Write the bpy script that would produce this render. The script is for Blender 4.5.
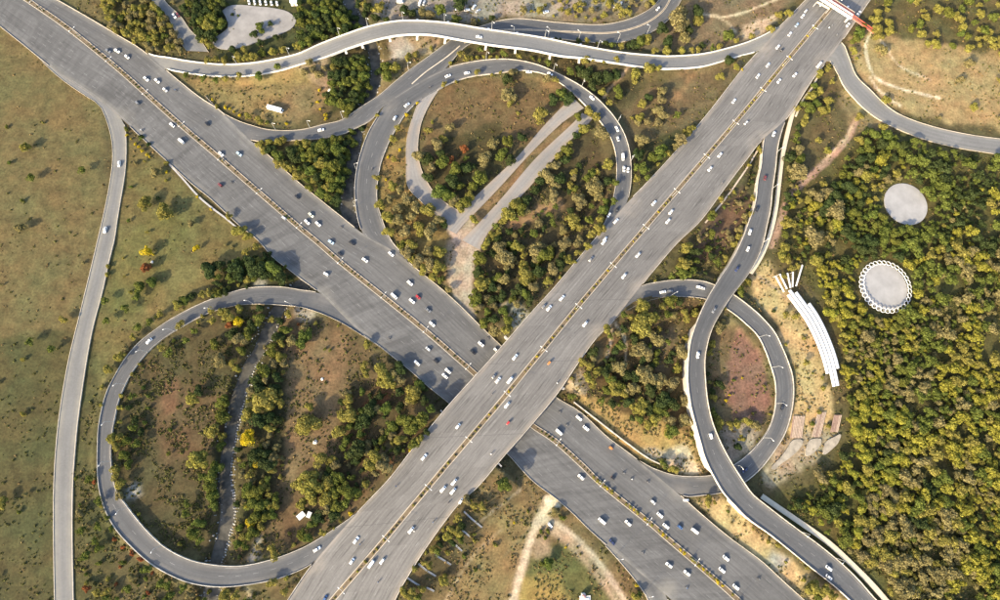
import bpy, bmesh, math, random
import numpy as np
from mathutils import Vector, Matrix, Euler

random.seed(7)
rng = np.random.default_rng(7)
SC = bpy.context.scene
COL = SC.collection
for o in list(bpy.data.objects):
    bpy.data.objects.remove(o)

# ------------------------------------------------------------------ camera, sky, sun, exposure
CAM_H = 330.0
FPX = 555.0                       # focal length in 1000-px-wide picture units
nad = Vector((465 - 500, 300 - 425, -FPX)).normalized()
QROT = nad.rotation_difference(Vector((0, 0, -1)))
cam_d = bpy.data.cameras.new('camera')
cam_d.sensor_width = 36.0
cam_d.sensor_fit = 'HORIZONTAL'
cam_d.lens = 36.0 * FPX / 1000.0
cam_d.clip_start = 1.0
cam_d.clip_end = 6000.0
cam = bpy.data.objects.new('camera', cam_d)
COL.objects.link(cam)
cam.location = (0, 0, CAM_H)
cam.rotation_euler = QROT.to_euler()
SC.camera = cam
RM = np.array(QROT.to_matrix())

SUN_EL, SUN_AZ = math.radians(25.0), math.radians(43.0)   # light travels towards the upper right
world = bpy.data.worlds.new('World')
SC.world = world
world.use_nodes = True
wn = world.node_tree
sky = wn.nodes.new('ShaderNodeTexSky')
sky.sky_type = 'NISHITA'
sky.sun_disc = False
sky.sun_elevation = SUN_EL
sky.sun_rotation = math.atan2(-math.cos(SUN_AZ), -math.sin(SUN_AZ))
sky.altitude = 500
sky.air_density = 1.0
sky.dust_density = 4.0
sky.ozone_density = 1.0
wn.links.new(sky.outputs[0], wn.nodes['Background'].inputs[0])
wn.nodes['Background'].inputs[1].default_value = 0.15
sd = bpy.data.lights.new('sun', 'SUN')
sd.energy = 3.3
sd.angle = math.radians(1.0)
sd.color = (1.0, 0.83, 0.55)
sun = bpy.data.objects.new('sun', sd)
COL.objects.link(sun)
sdir = Vector((math.cos(SUN_EL) * math.cos(SUN_AZ), math.cos(SUN_EL) * math.sin(SUN_AZ), -math.sin(SUN_EL)))
sun.rotation_euler = sdir.to_track_quat('-Z', 'Y').to_euler()
sun.location = (-200, -200, 200)
SC.view_settings.view_transform = 'Standard'
SC.view_settings.look = 'None'
SC.view_settings.exposure = 1.74
SC.view_settings.gamma = 1.0
SC.view_settings.use_curve_mapping = False


# ------------------------------------------------------------------ pixel <-> ground
def G(px, py, z=0.0):
    """picture position -> world x, y on the level z"""
    px = np.asarray(px, float); py = np.asarray(py, float); z = np.asarray(z, float)
    d = np.stack([px - 500.0, 300.0 - py, np.full(px.shape, -FPX)], -1) @ RM.T
    t = (z - CAM_H) / d[..., 2]
    return np.stack([d[..., 0] * t, d[..., 1] * t], -1)


def PX(x, y, z=0.0):
    v = np.stack([np.asarray(x, float), np.asarray(y, float), np.asarray(z, float) - CAM_H + np.zeros_like(np.asarray(x, float))], -1) @ RM
    return np.stack([500 + FPX * v[..., 0] / -v[..., 2], 300 - FPX * v[..., 1] / -v[..., 2]], -1)


def g3(px, py, z=0.0):
    p = G(px, py, z)
    return Vector((float(p[0]), float(p[1]), float(z)))


def catmull(pts, n):
    """smooth resample of a polyline to n points, even along its length"""
    p = np.array(pts, float)
    d = np.r_[0, np.cumsum(np.hypot(*np.diff(p, axis=0).T))]
    m = np.zeros_like(p)
    m[1:-1] = (p[2:] - p[:-2]) / (d[2:] - d[:-2])[:, None]
    m[0] = (p[1] - p[0]) / (d[1] - d[0]); m[-1] = (p[-1] - p[-2]) / (d[-1] - d[-2])
    s = np.linspace(0, d[-1], max(n * 4, 200))
    i = np.clip(np.searchsorted(d, s, 'right') - 1, 0, len(p) - 2)
    h = (d[i + 1] - d[i])[:, None]; t = ((s - d[i]) / (d[i + 1] - d[i]))[:, None]
    q = (2*t**3 - 3*t**2 + 1) * p[i] + (t**3 - 2*t**2 + t) * h * m[i] + (-2*t**3 + 3*t**2) * p[i + 1] + (t**3 - t**2) * h * m[i + 1]
    dd = np.r_[0, np.cumsum(np.hypot(*np.diff(q, axis=0).T))]
    ss = np.linspace(0, dd[-1], n)
    return np.stack([np.interp(ss, dd, q[:, 0]), np.interp(ss, dd, q[:, 1])], -1)


def pip(poly, x, y):
    """points in polygon, vectorised"""
    x = np.asarray(x, float); y = np.asarray(y, float)
    inside = np.zeros(x.shape, bool)
    n = len(poly)
    for i in range(n):
        x1, y1 = poly[i]; x2, y2 = poly[(i + 1) % n]
        if y1 == y2: continue
        c = ((y1 > y) != (y2 > y)) & (x < (x2 - x1) * (y - y1) / (y2 - y1) + x1)
        inside ^= c
    return inside


def vnoise(x, y, scale, seed):
    r = np.random.default_rng(seed).random((256, 256))
    u = x / scale; v = y / scale
    i = np.floor(u).astype(int); j = np.floor(v).astype(int)
    fu = u - i; fv = v - j
    fu = fu * fu * (3 - 2 * fu); fv = fv * fv * (3 - 2 * fv)
    a = r[i % 256, j % 256]; b = r[(i + 1) % 256, j % 256]; c = r[i % 256, (j + 1) % 256]; d = r[(i + 1) % 256, (j + 1) % 256]
    return (a * (1 - fu) + b * fu) * (1 - fv) + (c * (1 - fu) + d * fu) * fv


def fbm(x, y, scale, seed):
    return (vnoise(x, y, scale, seed) * .5 + vnoise(x, y, scale / 2.1, seed + 1) * .3 + vnoise(x, y, scale / 4.3, seed + 2) * .2)


# ------------------------------------------------------------------ materials
def new_mat(name):
    m = bpy.data.materials.new(name)
    m.use_nodes = True
    nt = m.node_tree
    return m, nt, nt.nodes['Principled BSDF']


def N(nt, kind, **kw):
    n = nt.nodes.new(kind)
    for k, v in kw.items():
        setattr(n, k, v)
    return n


def math_n(nt, op, a, b=None, c=None):
    n = N(nt, 'ShaderNodeMath', operation=op)
    for i, v in enumerate((a, b, c)):
        if v is None: continue
        if isinstance(v, (int, float)): n.inputs[i].default_value = v
        else: nt.links.new(v, n.inputs[i])
    return n.outputs[0]


def remap(nt, v, lo, hi, a=0.0, b=1.0):
    n = N(nt, 'ShaderNodeMapRange')
    nt.links.new(v, n.inputs[0])
    n.inputs[1].default_value = lo; n.inputs[2].default_value = hi
    n.inputs[3].default_value = a; n.inputs[4].default_value = b
    return n.outputs[0]


def noise_n(nt, vec, scale, detail=3.0, rough=.55):
    n = N(nt, 'ShaderNodeTexNoise')
    n.inputs['Scale'].default_value = scale; n.inputs['Detail'].default_value = detail; n.inputs['Roughness'].default_value = rough
    if vec is not None: nt.links.new(vec, n.inputs['Vector'])
    return n.outputs['Fac']


def scale_col(nt, col, fac):
    n = N(nt, 'ShaderNodeVectorMath', operation='SCALE')
    if isinstance(col, tuple): n.inputs[0].default_value = col
    else: nt.links.new(col, n.inputs[0])
    nt.links.new(fac, n.inputs['Scale'])
    return n.outputs[0]


def mix_col(nt, fac, a, b):
    n = N(nt, 'ShaderNodeMix', data_type='RGBA')
    if isinstance(fac, (int, float)): n.inputs[0].default_value = fac
    else: nt.links.new(fac, n.inputs[0])
    for s, v in ((6, a), (7, b)):
        if isinstance(v, tuple): n.inputs[s].default_value = (*v[:3], 1)
        else: nt.links.new(v, n.inputs[s])
    return n.outputs[2]


def bump(nt, b, h, strength=.4, dist=.1):
    n = N(nt, 'ShaderNodeBump')
    n.inputs['Strength'].default_value = strength; n.inputs['Distance'].default_value = dist
    nt.links.new(h, n.inputs['Height']); nt.links.new(n.outputs[0], b.inputs['Normal'])


def mat_plain(name, col, rough=.8, var=.25, scale=.6, metal=0.0, coord='Object'):
    m, nt, b = new_mat(name)
    tc = N(nt, 'ShaderNodeTexCoord')
    n1 = noise_n(nt, tc.outputs[coord], scale, 5, .6)
    oi = N(nt, 'ShaderNodeObjectInfo')
    f = math_n(nt, 'MULTIPLY', remap(nt, n1, .25, .75, 1 - var, 1 + var), remap(nt, oi.outputs['Random'], 0, 1, 1 - var * .3, 1 + var * .3))
    nt.links.new(scale_col(nt, col, f), b.inputs['Base Color'])
    b.inputs['Roughness'].default_value = rough; b.inputs['Metallic'].default_value = metal
    return m


def mat_asphalt(name, col, dust=(.27, .225, .175), dust_amt=.55, panels=.10, streak=.22, bands=0.0, lines=0.0):
    m, nt, b = new_mat(name)
    uv = N(nt, 'ShaderNodeUVMap'); uv.uv_map = 'UVMap'
    s = N(nt, 'ShaderNodeSeparateXYZ'); nt.links.new(uv.outputs[0], s.inputs[0])
    u, v = s.outputs[0], s.outputs[1]
    geo = N(nt, 'ShaderNodeNewGeometry')
    big = noise_n(nt, geo.outputs['Position'], .035, 4, .6)
    fine = noise_n(nt, geo.outputs['Position'], .9, 5, .7)
    cx = N(nt, 'ShaderNodeCombineXYZ')
    nt.links.new(math_n(nt, 'MULTIPLY', u, 3.1), cx.inputs[0]); nt.links.new(math_n(nt, 'MULTIPLY', v, .022), cx.inputs[1])
    st = noise_n(nt, cx.outputs[0], 1.0, 4, .65)
    # wheel paths: two per lane
    wp = math_n(nt, 'COSINE', math_n(nt, 'MULTIPLY', u, 4 * math.pi))
    pc = N(nt, 'ShaderNodeCombineXYZ')
    nt.links.new(math_n(nt, 'FLOOR', math_n(nt, 'MULTIPLY', u, .5)), pc.inputs[0])
    nt.links.new(math_n(nt, 'FLOOR', math_n(nt, 'MULTIPLY', v, .037)), pc.inputs[1])
    wnz = N(nt, 'ShaderNodeTexWhiteNoise', noise_dimensions='2D'); nt.links.new(pc.outputs[0], wnz.inputs['Vector'])
    f = remap(nt, big, .3, .7, .88, 1.12)
    f = math_n(nt, 'MULTIPLY', f, remap(nt, fine, .3, .7, .9, 1.1))
    f = math_n(nt, 'MULTIPLY', f, remap(nt, st, .3, .72, 1 + streak * .5, 1 - streak))
    f = math_n(nt, 'MULTIPLY', f, remap(nt, wp, -1, 1, 1.035, .965))
    f = math_n(nt, 'MULTIPLY', f, remap(nt, wnz.outputs['Value'], 0, 1, 1 - panels, 1 + panels))
    if bands:
        bx = N(nt, 'ShaderNodeCombineXYZ')
        nt.links.new(math_n(nt, 'MULTIPLY', u, .16), bx.inputs[0]); nt.links.new(math_n(nt, 'MULTIPLY', v, .21), bx.inputs[1])
        bn = remap(nt, noise_n(nt, bx.outputs[0], 1.0, 3, .7), .38, .62, -bands, bands)
        f = math_n(nt, 'MULTIPLY', f, math_n(nt, 'ADD', 1.0, math_n(nt, 'MULTIPLY', bn, remap(nt, u, 5.6, 6.4, .25, 1.0))))
        lane_e = math_n(nt, 'PINGPONG', math_n(nt, 'ADD', u, .2), .5)
        f = math_n(nt, 'MULTIPLY', f, remap(nt, lane_e, 0.0, .05, .9, 1.0))
    if lines:
        lx = N(nt, 'ShaderNodeCombineXYZ')
        nt.links.new(math_n(nt, 'MULTIPLY', u, 2.3), lx.inputs[0]); nt.links.new(math_n(nt, 'MULTIPLY', v, .035), lx.inputs[1])
        f = math_n(nt, 'MULTIPLY', f, remap(nt, noise_n(nt, lx.outputs[0], 1.7, 2, .5), .56, .70, 1.0, 1 - lines))
    at = N(nt, 'ShaderNodeAttribute', attribute_name='edge')
    dn = noise_n(nt, geo.outputs['Position'], .12, 4, .65)
    df = math_n(nt, 'MULTIPLY', remap(nt, at.outputs['Fac'], 0.0, 3.6, dust_amt, 0.0), remap(nt, dn, .35, .6, .25, 1.0))
    c = mix_col(nt, df, scale_col(nt, col, f), dust)
    nt.links.new(c, b.inputs['Base Color'])
    b.inputs['Roughness'].default_value = .85
    b.inputs['Specular IOR Level'].default_value = .25
    bump(nt, b, fine, .15, .02)
    return m


def mat_leaf(name, cols, transl=.25):
    """leafy crown: several tints mixed per leaf, per clump and per tree"""
    m = bpy.data.materials.new(name); m.use_nodes = True
    nt = m.node_tree
    for n in list(nt.nodes):
        if n.type != 'OUTPUT_MATERIAL': nt.nodes.remove(n)
    out = [n for n in nt.nodes if n.type == 'OUTPUT_MATERIAL'][0]
    geo = N(nt, 'ShaderNodeNewGeometry'); oi = N(nt, 'ShaderNodeObjectInfo')
    clump = noise_n(nt, geo.outputs['Position'], .55, 3, .6)
    a = mix_col(nt, remap(nt, clump, .35, .65), cols[0], cols[1])
    c = mix_col(nt, math_n(nt, 'MULTIPLY', oi.outputs['Random'], .75), a, cols[2])
    f = math_n(nt, 'MULTIPLY', remap(nt, geo.outputs['Random Per Island'], 0, 1, .6, 1.4), remap(nt, oi.outputs['Random'], 0, 1, 1.15, .85))
    c = scale_col(nt, c, f)
    d = N(nt, 'ShaderNodeBsdfDiffuse'); t = N(nt, 'ShaderNodeBsdfTranslucent'); mx = N(nt, 'ShaderNodeMixShader')
    nt.links.new(c, d.inputs[0]); nt.links.new(c, t.inputs[0])
    mx.inputs[0].default_value = transl
    nt.links.new(d.outputs[0], mx.inputs[1]); nt.links.new(t.outputs[0], mx.inputs[2]); nt.links.new(mx.outputs[0], out.inputs[0])
    return m


M = {}
M['asphalt_overpass'] = mat_asphalt('asphalt_overpass', (.134, .128, .121), dust=(.26, .225, .185), dust_amt=.75, streak=.26, lines=.38)
M['asphalt_lower'] = mat_asphalt('asphalt_lower', (.094, .0935, .0925), dust=(.22, .205, .175), dust_amt=.6, panels=.09, bands=.14, lines=.2)
M['asphalt_ramp'] = mat_asphalt('asphalt_ramp', (.076, .078, .081), dust=(.18, .165, .145), dust_amt=.55, panels=.03)
M['asphalt_old'] = mat_asphalt('asphalt_old', (.135, .134, .131), dust=(.25, .23, .18), dust_amt=.6, panels=.03, streak=.12)
M['asphalt_pale'] = mat_asphalt('asphalt_pale', (.185, .178, .17), dust=(.27, .215, .165), dust_amt=.8, panels=.08, streak=.12)
M['concrete'] = mat_plain('concrete', (.40, .36, .305), .85, .4, .35)
M['concrete_white'] = mat_plain('concrete_white', (.52, .50, .46), .8, .2, .5)
M['concrete_grey'] = mat_plain('concrete_grey', (.30, .29, .28), .85, .2, .4)
M['kerb'] = mat_plain('kerb', (.38, .33, .26), .85, .25, .5)
M['marking'] = mat_plain('marking', (.20, .198, .195), .8, .35, .4)
M['soil'] = mat_plain('soil', (.12, .088, .052), .95, .3, .7)
M['path_dirt'] = mat_plain('path_dirt', (.36, .29, .22), .95, .2, .4)
M['path_red'] = mat_plain('path_red', (.24, .16, .125), .95, .25, .4)
M['slab_tan'] = mat_plain('slab_tan', (.235, .205, .16), .9, .45, .25)
M['path_pale'] = mat_plain('path_pale', (.46, .40, .30), .9, .15, .4)
M['paving'] = mat_plain('paving', (.235, .23, .225), .85, .22, .12)
M['lot_paving'] = mat_plain('lot_paving', (.195, .185, .175), .9, .25, .15)
M['joint'] = mat_plain('joint', (.05, .05, .05), .9, .2)
M['rock'] = mat_plain('rock', (.27, .265, .25), .9, .5, .8)
M['bark'] = mat_plain('bark', (.10, .075, .055), .95, .3, 2)
M['white_panel'] = mat_plain('white_panel', (.58, .58, .57), .6, .08, .5)
M['red_paint'] = mat_plain('red_paint', (.34, .075, .045), .6, .2, .8)
M['maroon_roof'] = mat_plain('maroon_roof', (.13, .035, .028), .7, .2, .8)
M['pink_paint'] = mat_plain('pink_paint', (.50, .25, .22), .7, .15, .8)
M['timber'] = mat_plain('timber', (.32, .24, .18), .85, .3, .8)
M['steel'] = mat_plain('steel', (.50, .50, .49), .5, .1, 1, .3)
M['glass_dark'] = mat_plain('glass_dark', (.02, .023, .028), .12, .1, 1)
M['rubber'] = mat_plain('rubber', (.025, .025, .025), .9, .1, 1)
M['tail'] = mat_plain('tail', (.35, .02, .02), .4, .1, 1)
M['lampglass'] = mat_plain('lampglass', (.75, .74, .7), .3, .05, 1)
M['cloth'] = mat_plain('cloth', (.14, .13, .14), .9, .3, 3)
for k, c in dict(white=(.82, .82, .80), silver=(.48, .49, .50), black=(.018, .018, .02), grey=(.15, .155, .165), blue=(.05, .10, .22), red=(.36, .03, .03), darkred=(.14, .03, .03), lightblue=(.40, .52, .62), cream=(.62, .64, .52), green=(.10, .20, .10), orange=(.45, .18, .05), navy=(.025, .035, .09)).items():
    mm = mat_plain('paint_' + k, c, .32, .04, .5)
    mm.node_tree.nodes['Principled BSDF'].inputs['Coat Weight'].default_value = .4
    M['paint_' + k] = mm
M['leaf_y'] = mat_leaf('leaf_y', [(.235, .212, .048), (.145, .142, .034), (.275, .235, .062)], .35)
M['leaf_o'] = mat_leaf('leaf_o', [(.21, .178, .072), (.14, .122, .048), (.225, .187, .088)], .3)
M['leaf_g'] = mat_leaf('leaf_g', [(.10, .125, .028), (.055, .078, .02), (.15, .145, .032)], .25)
M['leaf_l'] = mat_leaf('leaf_l', [(.24, .23, .036), (.15, .165, .03), (.29, .25, .045)], .35)
M['leaf_d'] = mat_leaf('leaf_d', [(.042, .060, .021), (.028, .042, .016), (.06, .072, .026)], .22)
M['leaf_b'] = mat_leaf('leaf_b', [(.48, .36, .02), (.34, .26, .02), (.42, .33, .04)], .3)
M['leaf_r'] = mat_leaf('leaf_r', [(.24, .075, .028), (.17, .06, .028), (.22, .10, .04)], .25)
M['scrub_dry'] = mat_leaf('scrub_dry', [(.21, .15, .07), (.17, .105, .05), (.18, .15, .06)], .2)
M['scrub_green'] = mat_leaf('scrub_green', [(.105, .105, .036), (.075, .078, .028), (.11, .10, .036)], .35)

# water of the canal
m, nt, b = new_mat('canal_water')
geo = N(nt, 'ShaderNodeNewGeometry')
wz = noise_n(nt, geo.outputs['Position'], .25, 4, .6)
nt.links.new(mix_col(nt, remap(nt, wz, .35, .65), (.030, .029, .024), (.085, .078, .062)), b.inputs['Base Color'])
b.inputs['Roughness'].default_value = .55
b.inputs['Specular IOR Level'].default_value = .2
bump(nt, b, noise_n(nt, geo.outputs['Position'], 1.2, 3), .25, .1)
M['water'] = m

# ground: colour zones come from a vertex attribute (what grows or lies there), broken up by noise
m, nt, b = new_mat('ground')
at = N(nt, 'ShaderNodeAttribute', attribute_name='Col')
geo = N(nt, 'ShaderNodeNewGeometry')
n1 = noise_n(nt, geo.outputs['Position'], .16, 5, .65)
n2 = noise_n(nt, geo.outputs['Position'], .75, 5, .7)
n3 = noise_n(nt, geo.outputs['Position'], .05, 4, .6)
f = math_n(nt, 'MULTIPLY', remap(nt, n1, .3, .7, .68, 1.32), remap(nt, n2, .3, .7, .62, 1.38))
c0 = scale_col(nt, at.outputs['Color'], f)
tint = mix_col(nt, remap(nt, n3, .35, .65, 0, 1), (1.12, .98, .88), (.92, 1.04, .92))
mul = N(nt, 'ShaderNodeMix', data_type='RGBA', blend_type='MULTIPLY'); mul.inputs[0].default_value = 1.0
nt.links.new(c0, mul.inputs[6]); nt.links.new(tint, mul.inputs[7])
nt.links.new(mul.outputs[2], b.inputs['Base Color'])
b.inputs['Roughness'].default_value = .95
b.inputs['Specular IOR Level'].default_value = .15
bump(nt, b, n2, .5, .25)
M['ground'] = m


# ------------------------------------------------------------------ mesh helpers
class MB:
    def __init__(s): s.v = []; s.f = []; s.m = []

    def quad(s, a, b, c, d, m=0):
        i = len(s.v); s.v += [tuple(a), tuple(b), tuple(c), tuple(d)]; s.f.append((i, i+1, i+2, i+3)); s.m.append(m)

    def hexa(s, p, m=0):
        """8 corners: 4 bottom ccw, 4 top ccw"""
        i = len(s.v); s.v += [tuple(q) for q in p]
        for f in ((3, 2, 1, 0), (4, 5, 6, 7), (0, 1, 5, 4), (1, 2, 6, 5), (2, 3, 7, 6), (3, 0, 4, 7)):
            s.f.append(tuple(i + k for k in f)); s.m.append(m)

    def box(s, x0, x1, y0, y1, z0, z1, m=0):
        s.hexa([(x0, y0, z0), (x1, y0, z0), (x1, y1, z0), (x0, y1, z0), (x0, y0, z1), (x1, y0, z1), (x1, y1, z1), (x0, y1, z1)], m)

    def bar(s, a, b, w, h, m=0, up=Vector((0, 0, 1))):
        a = Vector(a); b = Vector(b); d = (b - a).normalized()
        r = d.cross(up)
        if r.length < 1e-4: r = d.cross(Vector((0, 1, 0)))
        r.normalize(); u = r.cross(d)
        r *= w / 2; u *= h / 2
        s.hexa([a - r - u, a + r - u, b + r - u, b - r - u, a - r + u, a + r + u, b + r + u, b - r + u], m)

    def tube(s, pts, rad, n=8, m=0, caps=True):
        pts = [Vector(p) for p in pts]
        if isinstance(rad, (int, float)): rad = [rad] * len(pts)
        base = len(s.v)
        for k, p in enumerate(pts):
            d = (pts[min(k + 1, len(pts) - 1)] - pts[max(k - 1, 0)]).normalized()
            a = d.orthogonal().normalized() if abs(d.z) < .95 else Vector((1, 0, 0))
            b2 = d.cross(a).normalized(); a = b2.cross(d)
            for j in range(n):
                t = 2 * math.pi * j / n
                s.v.append(tuple(p + (a * math.cos(t) + b2 * math.sin(t)) * rad[k]))
        for k in range(len(pts) - 1):
            for j in range(n):
                s.f.append((base + k*n + j, base + k*n + (j+1) % n, base + (k+1)*n + (j+1) % n, base + (k+1)*n + j)); s.m.append(m)
        if caps:
            s.f.append(tuple(base + j for j in reversed(range(n)))); s.m.append(m)
            s.f.append(tuple(base + (len(pts)-1)*n + j for j in range(n))); s.m.append(m)

    def mesh(s, name, mats):
        me = bpy.data.meshes.new(name)
        me.from_pydata(s.v, [], s.f)
        for k in (mats if isinstance(mats, (list, tuple)) else [mats]): me.materials.append(M[k])
        if len(me.materials) > 1: me.polygons.foreach_set('material_index', s.m)
        me.update()
        return me

    def build(s, name, mats, parent=None, loc=None):
        return link(name, s.mesh(name, mats), parent, loc)


def link(name, data, parent=None, loc=None):
    o = bpy.data.objects.new(name, data)
    COL.objects.link(o)
    if parent is not None: o.parent = parent
    if loc is not None: o.location = loc
    return o


def tag(o, label=None, cat=None, group=None, kind=None):
    if label: o['label'] = label
    if cat: o['category'] = cat
    if group: o['group'] = group
    if kind: o['kind'] = kind
    return o


def fast_mesh(name, verts, faces4, mat, smooth=False):
    """big mesh from numpy arrays (all faces the same size)"""
    me = bpy.data.meshes.new(name)
    verts = np.ascontiguousarray(verts, np.float32); faces4 = np.ascontiguousarray(faces4, np.int32)
    k = faces4.shape[1]
    me.vertices.add(len(verts)); me.vertices.foreach_set('co', verts.ravel())
    me.loops.add(faces4.size); me.loops.foreach_set('vertex_index', faces4.ravel())
    me.polygons.add(len(faces4))
    me.polygons.foreach_set('loop_start', np.arange(0, faces4.size, k, dtype=np.int32))
    me.polygons.foreach_set('loop_total', np.full(len(faces4), k, np.int32))
    if smooth: me.polygons.foreach_set('use_smooth', np.ones(len(faces4), bool))
    me.update(calc_edges=True); me.validate()
    me.materials.append(M[mat])
    return me


# ------------------------------------------------------------------ roads: traced edges, real levels
A_AX0, A_AX1 = np.array([334., 598.]), np.array([838., 0.])


def z_over(px, py):
    d = A_AX1 - A_AX0
    s = ((np.asarray(px) - A_AX0[0]) * d[0] + (np.asarray(py) - A_AX0[1]) * d[1]) / (d @ d)
    return np.interp(s, [-.15, 0, .2, .27, .40, .50, .75, 1.0, 1.15], [2.0, 3.8, 7.0, 8.0, 8.0, 6.8, 3.4, 1.3, .9])


def z_low(px, py):
    return np.zeros(np.shape(px)) + .5


class Road: pass


ROADS = {}
ORDER = []


def road(key, left, right, n, lanes, zkeys=None, start=None, end=None, zf=None, layer=0):
    r = Road(); r.key = key; r.n = n; r.lanes = lanes
    r.L = catmull(left, n); r.R = catmull(right, n)
    r.C = (r.L + r.R) / 2
    r.poly = [tuple(p) for p in r.L] + [tuple(p) for p in r.R[::-1]]
    t = np.linspace(0, 1, n)
    if zf is not None:
        zl, zr = zf(r.L[:, 0], r.L[:, 1]), zf(r.R[:, 0], r.R[:, 1])
    else:
        att = {}
        keys = list(zkeys)
        zl = np.zeros(n); zr = np.zeros(n); fixed = np.zeros(n, bool)
        for which, nm in (('s', start), ('e', end)):
            if nm is None: continue
            f = ROADS[nm].zf
            ins = pip(ROADS[nm].poly, r.L[:, 0], r.L[:, 1]) | pip(ROADS[nm].poly, r.R[:, 0], r.R[:, 1])
            half = t < .5 if which == 's' else t >= .5
            ins &= half
            if not ins.any():
                tt = 0.0 if which == 's' else 1.0
                i = 0 if which == 's' else n - 1
            else:
                i = np.where(ins)[0].max() if which == 's' else np.where(ins)[0].min()
                tt = t[i]
            idx = np.arange(0, i + 1) if which == 's' else np.arange(i, n)
            zl[idx] = f(r.L[idx, 0], r.L[idx, 1]) - .03; zr[idx] = f(r.R[idx, 0], r.R[idx, 1]) - .03
            fixed[idx] = True
            keys.append((tt, float(f(r.C[i, 0], r.C[i, 1])) - .03))
        keys = sorted(keys)
        zz = np.interp(t, [k[0] for k in keys], [k[1] for k in keys])
        for _ in range(6):
            zs = zz.copy(); zs[1:-1] = (zz[:-2] + zz[1:-1] * 2 + zz[2:]) / 4; zz = zs
        zl[~fixed] = zz[~fixed]; zr[~fixed] = zz[~fixed]
    r.zf = zf if zf is not None else None
    r.zl = zl - layer * .012; r.zr = zr - layer * .012
    r.zc = (r.zl + r.zr) / 2
    r.WL = np.c_[G(r.L[:, 0], r.L[:, 1], r.zl), r.zl]
    r.WR = np.c_[G(r.R[:, 0], r.R[:, 1], r.zr), r.zr]
    r.WC = (r.WL + r.WR) / 2
    r.hw = np.hypot(*(r.WL - r.WR)[:, :2].T) / 2
    r.dist = np.r_[0, np.cumsum(np.hypot(*np.diff(r.WC[:, :2], axis=0).T))]
    if r.zf is None:
        r.zf = lambda px, py, r=r: np.array([r.zc[np.argmin((r.C[:, 0] - a) ** 2 + (r.C[:, 1] - bq) ** 2)] for a, bq in zip(np.atleast_1d(px), np.atleast_1d(py))]).reshape(np.shape(px))
    r.ras = raster(r.poly)
    ROADS[key] = r; ORDER.append(key)
    return r


def raster(poly):
    """half-pixel raster of a picture polygon"""
    p = np.array(poly); q = np.roll(p, -1, 0)
    R_ = np.zeros((1760, 2500), bool)
    xs = np.arange(2500) * .5 - 140
    for row in range(1760):
        y = row * .5 - 110 + .013
        k = (p[:, 1] > y) != (q[:, 1] > y)
        if not k.any(): continue
        xc = np.sort(p[k, 0] + (y - p[k, 1]) * (q[k, 0] - p[k, 0]) / (q[k, 1] - p[k, 1]))
        c = np.searchsorted(xc, xs)
        R_[row] = (c % 2) == 1
    return R_


def in_road(k, x, y):
    r = ROADS[k]
    i = int((y + 110) * 2 + .5); j = int((x + 140) * 2 + .5)
    if not (0 <= i < 1760 and 0 <= j < 2500): return False
    return bool(r.ras[i, j])


# A: the broad overpass expressway, lower left to upper right
road('over',
     [(180, 745), (240, 662), (276, 619), (288, 600), (312, 565), (356, 514), (390, 478), (412, 450), (450, 404), (490, 360), (532, 312), (554, 288), (596, 238), (628, 202), (644, 186), (670, 158), (706, 116), (742, 70), (760, 50), (778, 29), (806, 0), (850, -46), (900, -100)],
     [(330, 745), (366, 655), (388, 614), (400, 589), (410, 572), (424, 550), (444, 522), (460, 502), (478, 486), (500, 460), (530, 426), (558, 392), (577, 364), (596, 338), (612, 322), (640, 287), (652, 272), (676, 244), (700, 221), (726, 186), (746, 160), (760, 142), (786, 119), (812, 80), (834, 52), (852, 26), (870, 0), (905, -46), (945, -100)],
     160, 13, zf=z_over)
# H: the expressway below it, upper left to lower right
road('low',
     [(-120, -100), (-40, -52), (20, -19), (60, 2), (100, 25), (120, 37), (140, 49), (162, 67), (176, 79), (200, 98), (220, 111), (248, 138), (270, 157), (300, 184), (320, 200), (340, 216), (362, 233), (392, 250), (402, 257), (420, 272), (440, 288), (460, 306), (480, 326), (500, 345), (530, 373), (554, 396), (580, 412), (606, 436), (630, 454), (655, 474), (680, 495), (700, 513), (730, 538), (760, 560), (784, 582), (804, 600), (840, 634), (900, 690)],
     [(-120, -62), (-40, -5), (20, 42), (60, 74), (100, 101), (124, 121), (140, 136), (166, 160), (190, 182), (210, 198), (238, 224), (258, 240), (274, 258), (290, 270), (300, 278), (320, 293), (360, 332), (380, 346), (396, 359), (410, 370), (428, 386), (448, 402), (480, 430), (508, 454), (532, 480), (558, 500), (576, 516), (590, 530), (612, 549), (640, 573), (666, 595), (694, 620), (760, 690)],
     160, 12, zf=z_low)
# the road that curls under the top flyover and joins the lower expressway
road('under',
     [(205, 96), (222, 112), (236, 120), (250, 125), (270, 130), (300, 130), (326, 124), (342, 120), (360, 108), (380, 95), (394, 83), (409, 71), (427, 58), (450, 41), (464, 32), (480, 27), (500, 21), (520, 19), (560, 23), (600, 25), (624, 21), (644, 13), (656, 4), (664, -8), (680, -45)],
     [(228, 128), (242, 137), (258, 141), (280, 141), (300, 140), (318, 139), (340, 135), (356, 128), (371, 120), (385, 105), (402, 97), (420, 88), (437, 78), (447, 67), (457, 55), (470, 44), (490, 38), (515, 36), (540, 37), (570, 40), (600, 43), (622, 42), (648, 34), (668, 20), (680, 2), (688, -16), (700, -50)],
     130, 5, zkeys=[(1, .45)], start='low', layer=1)
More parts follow.
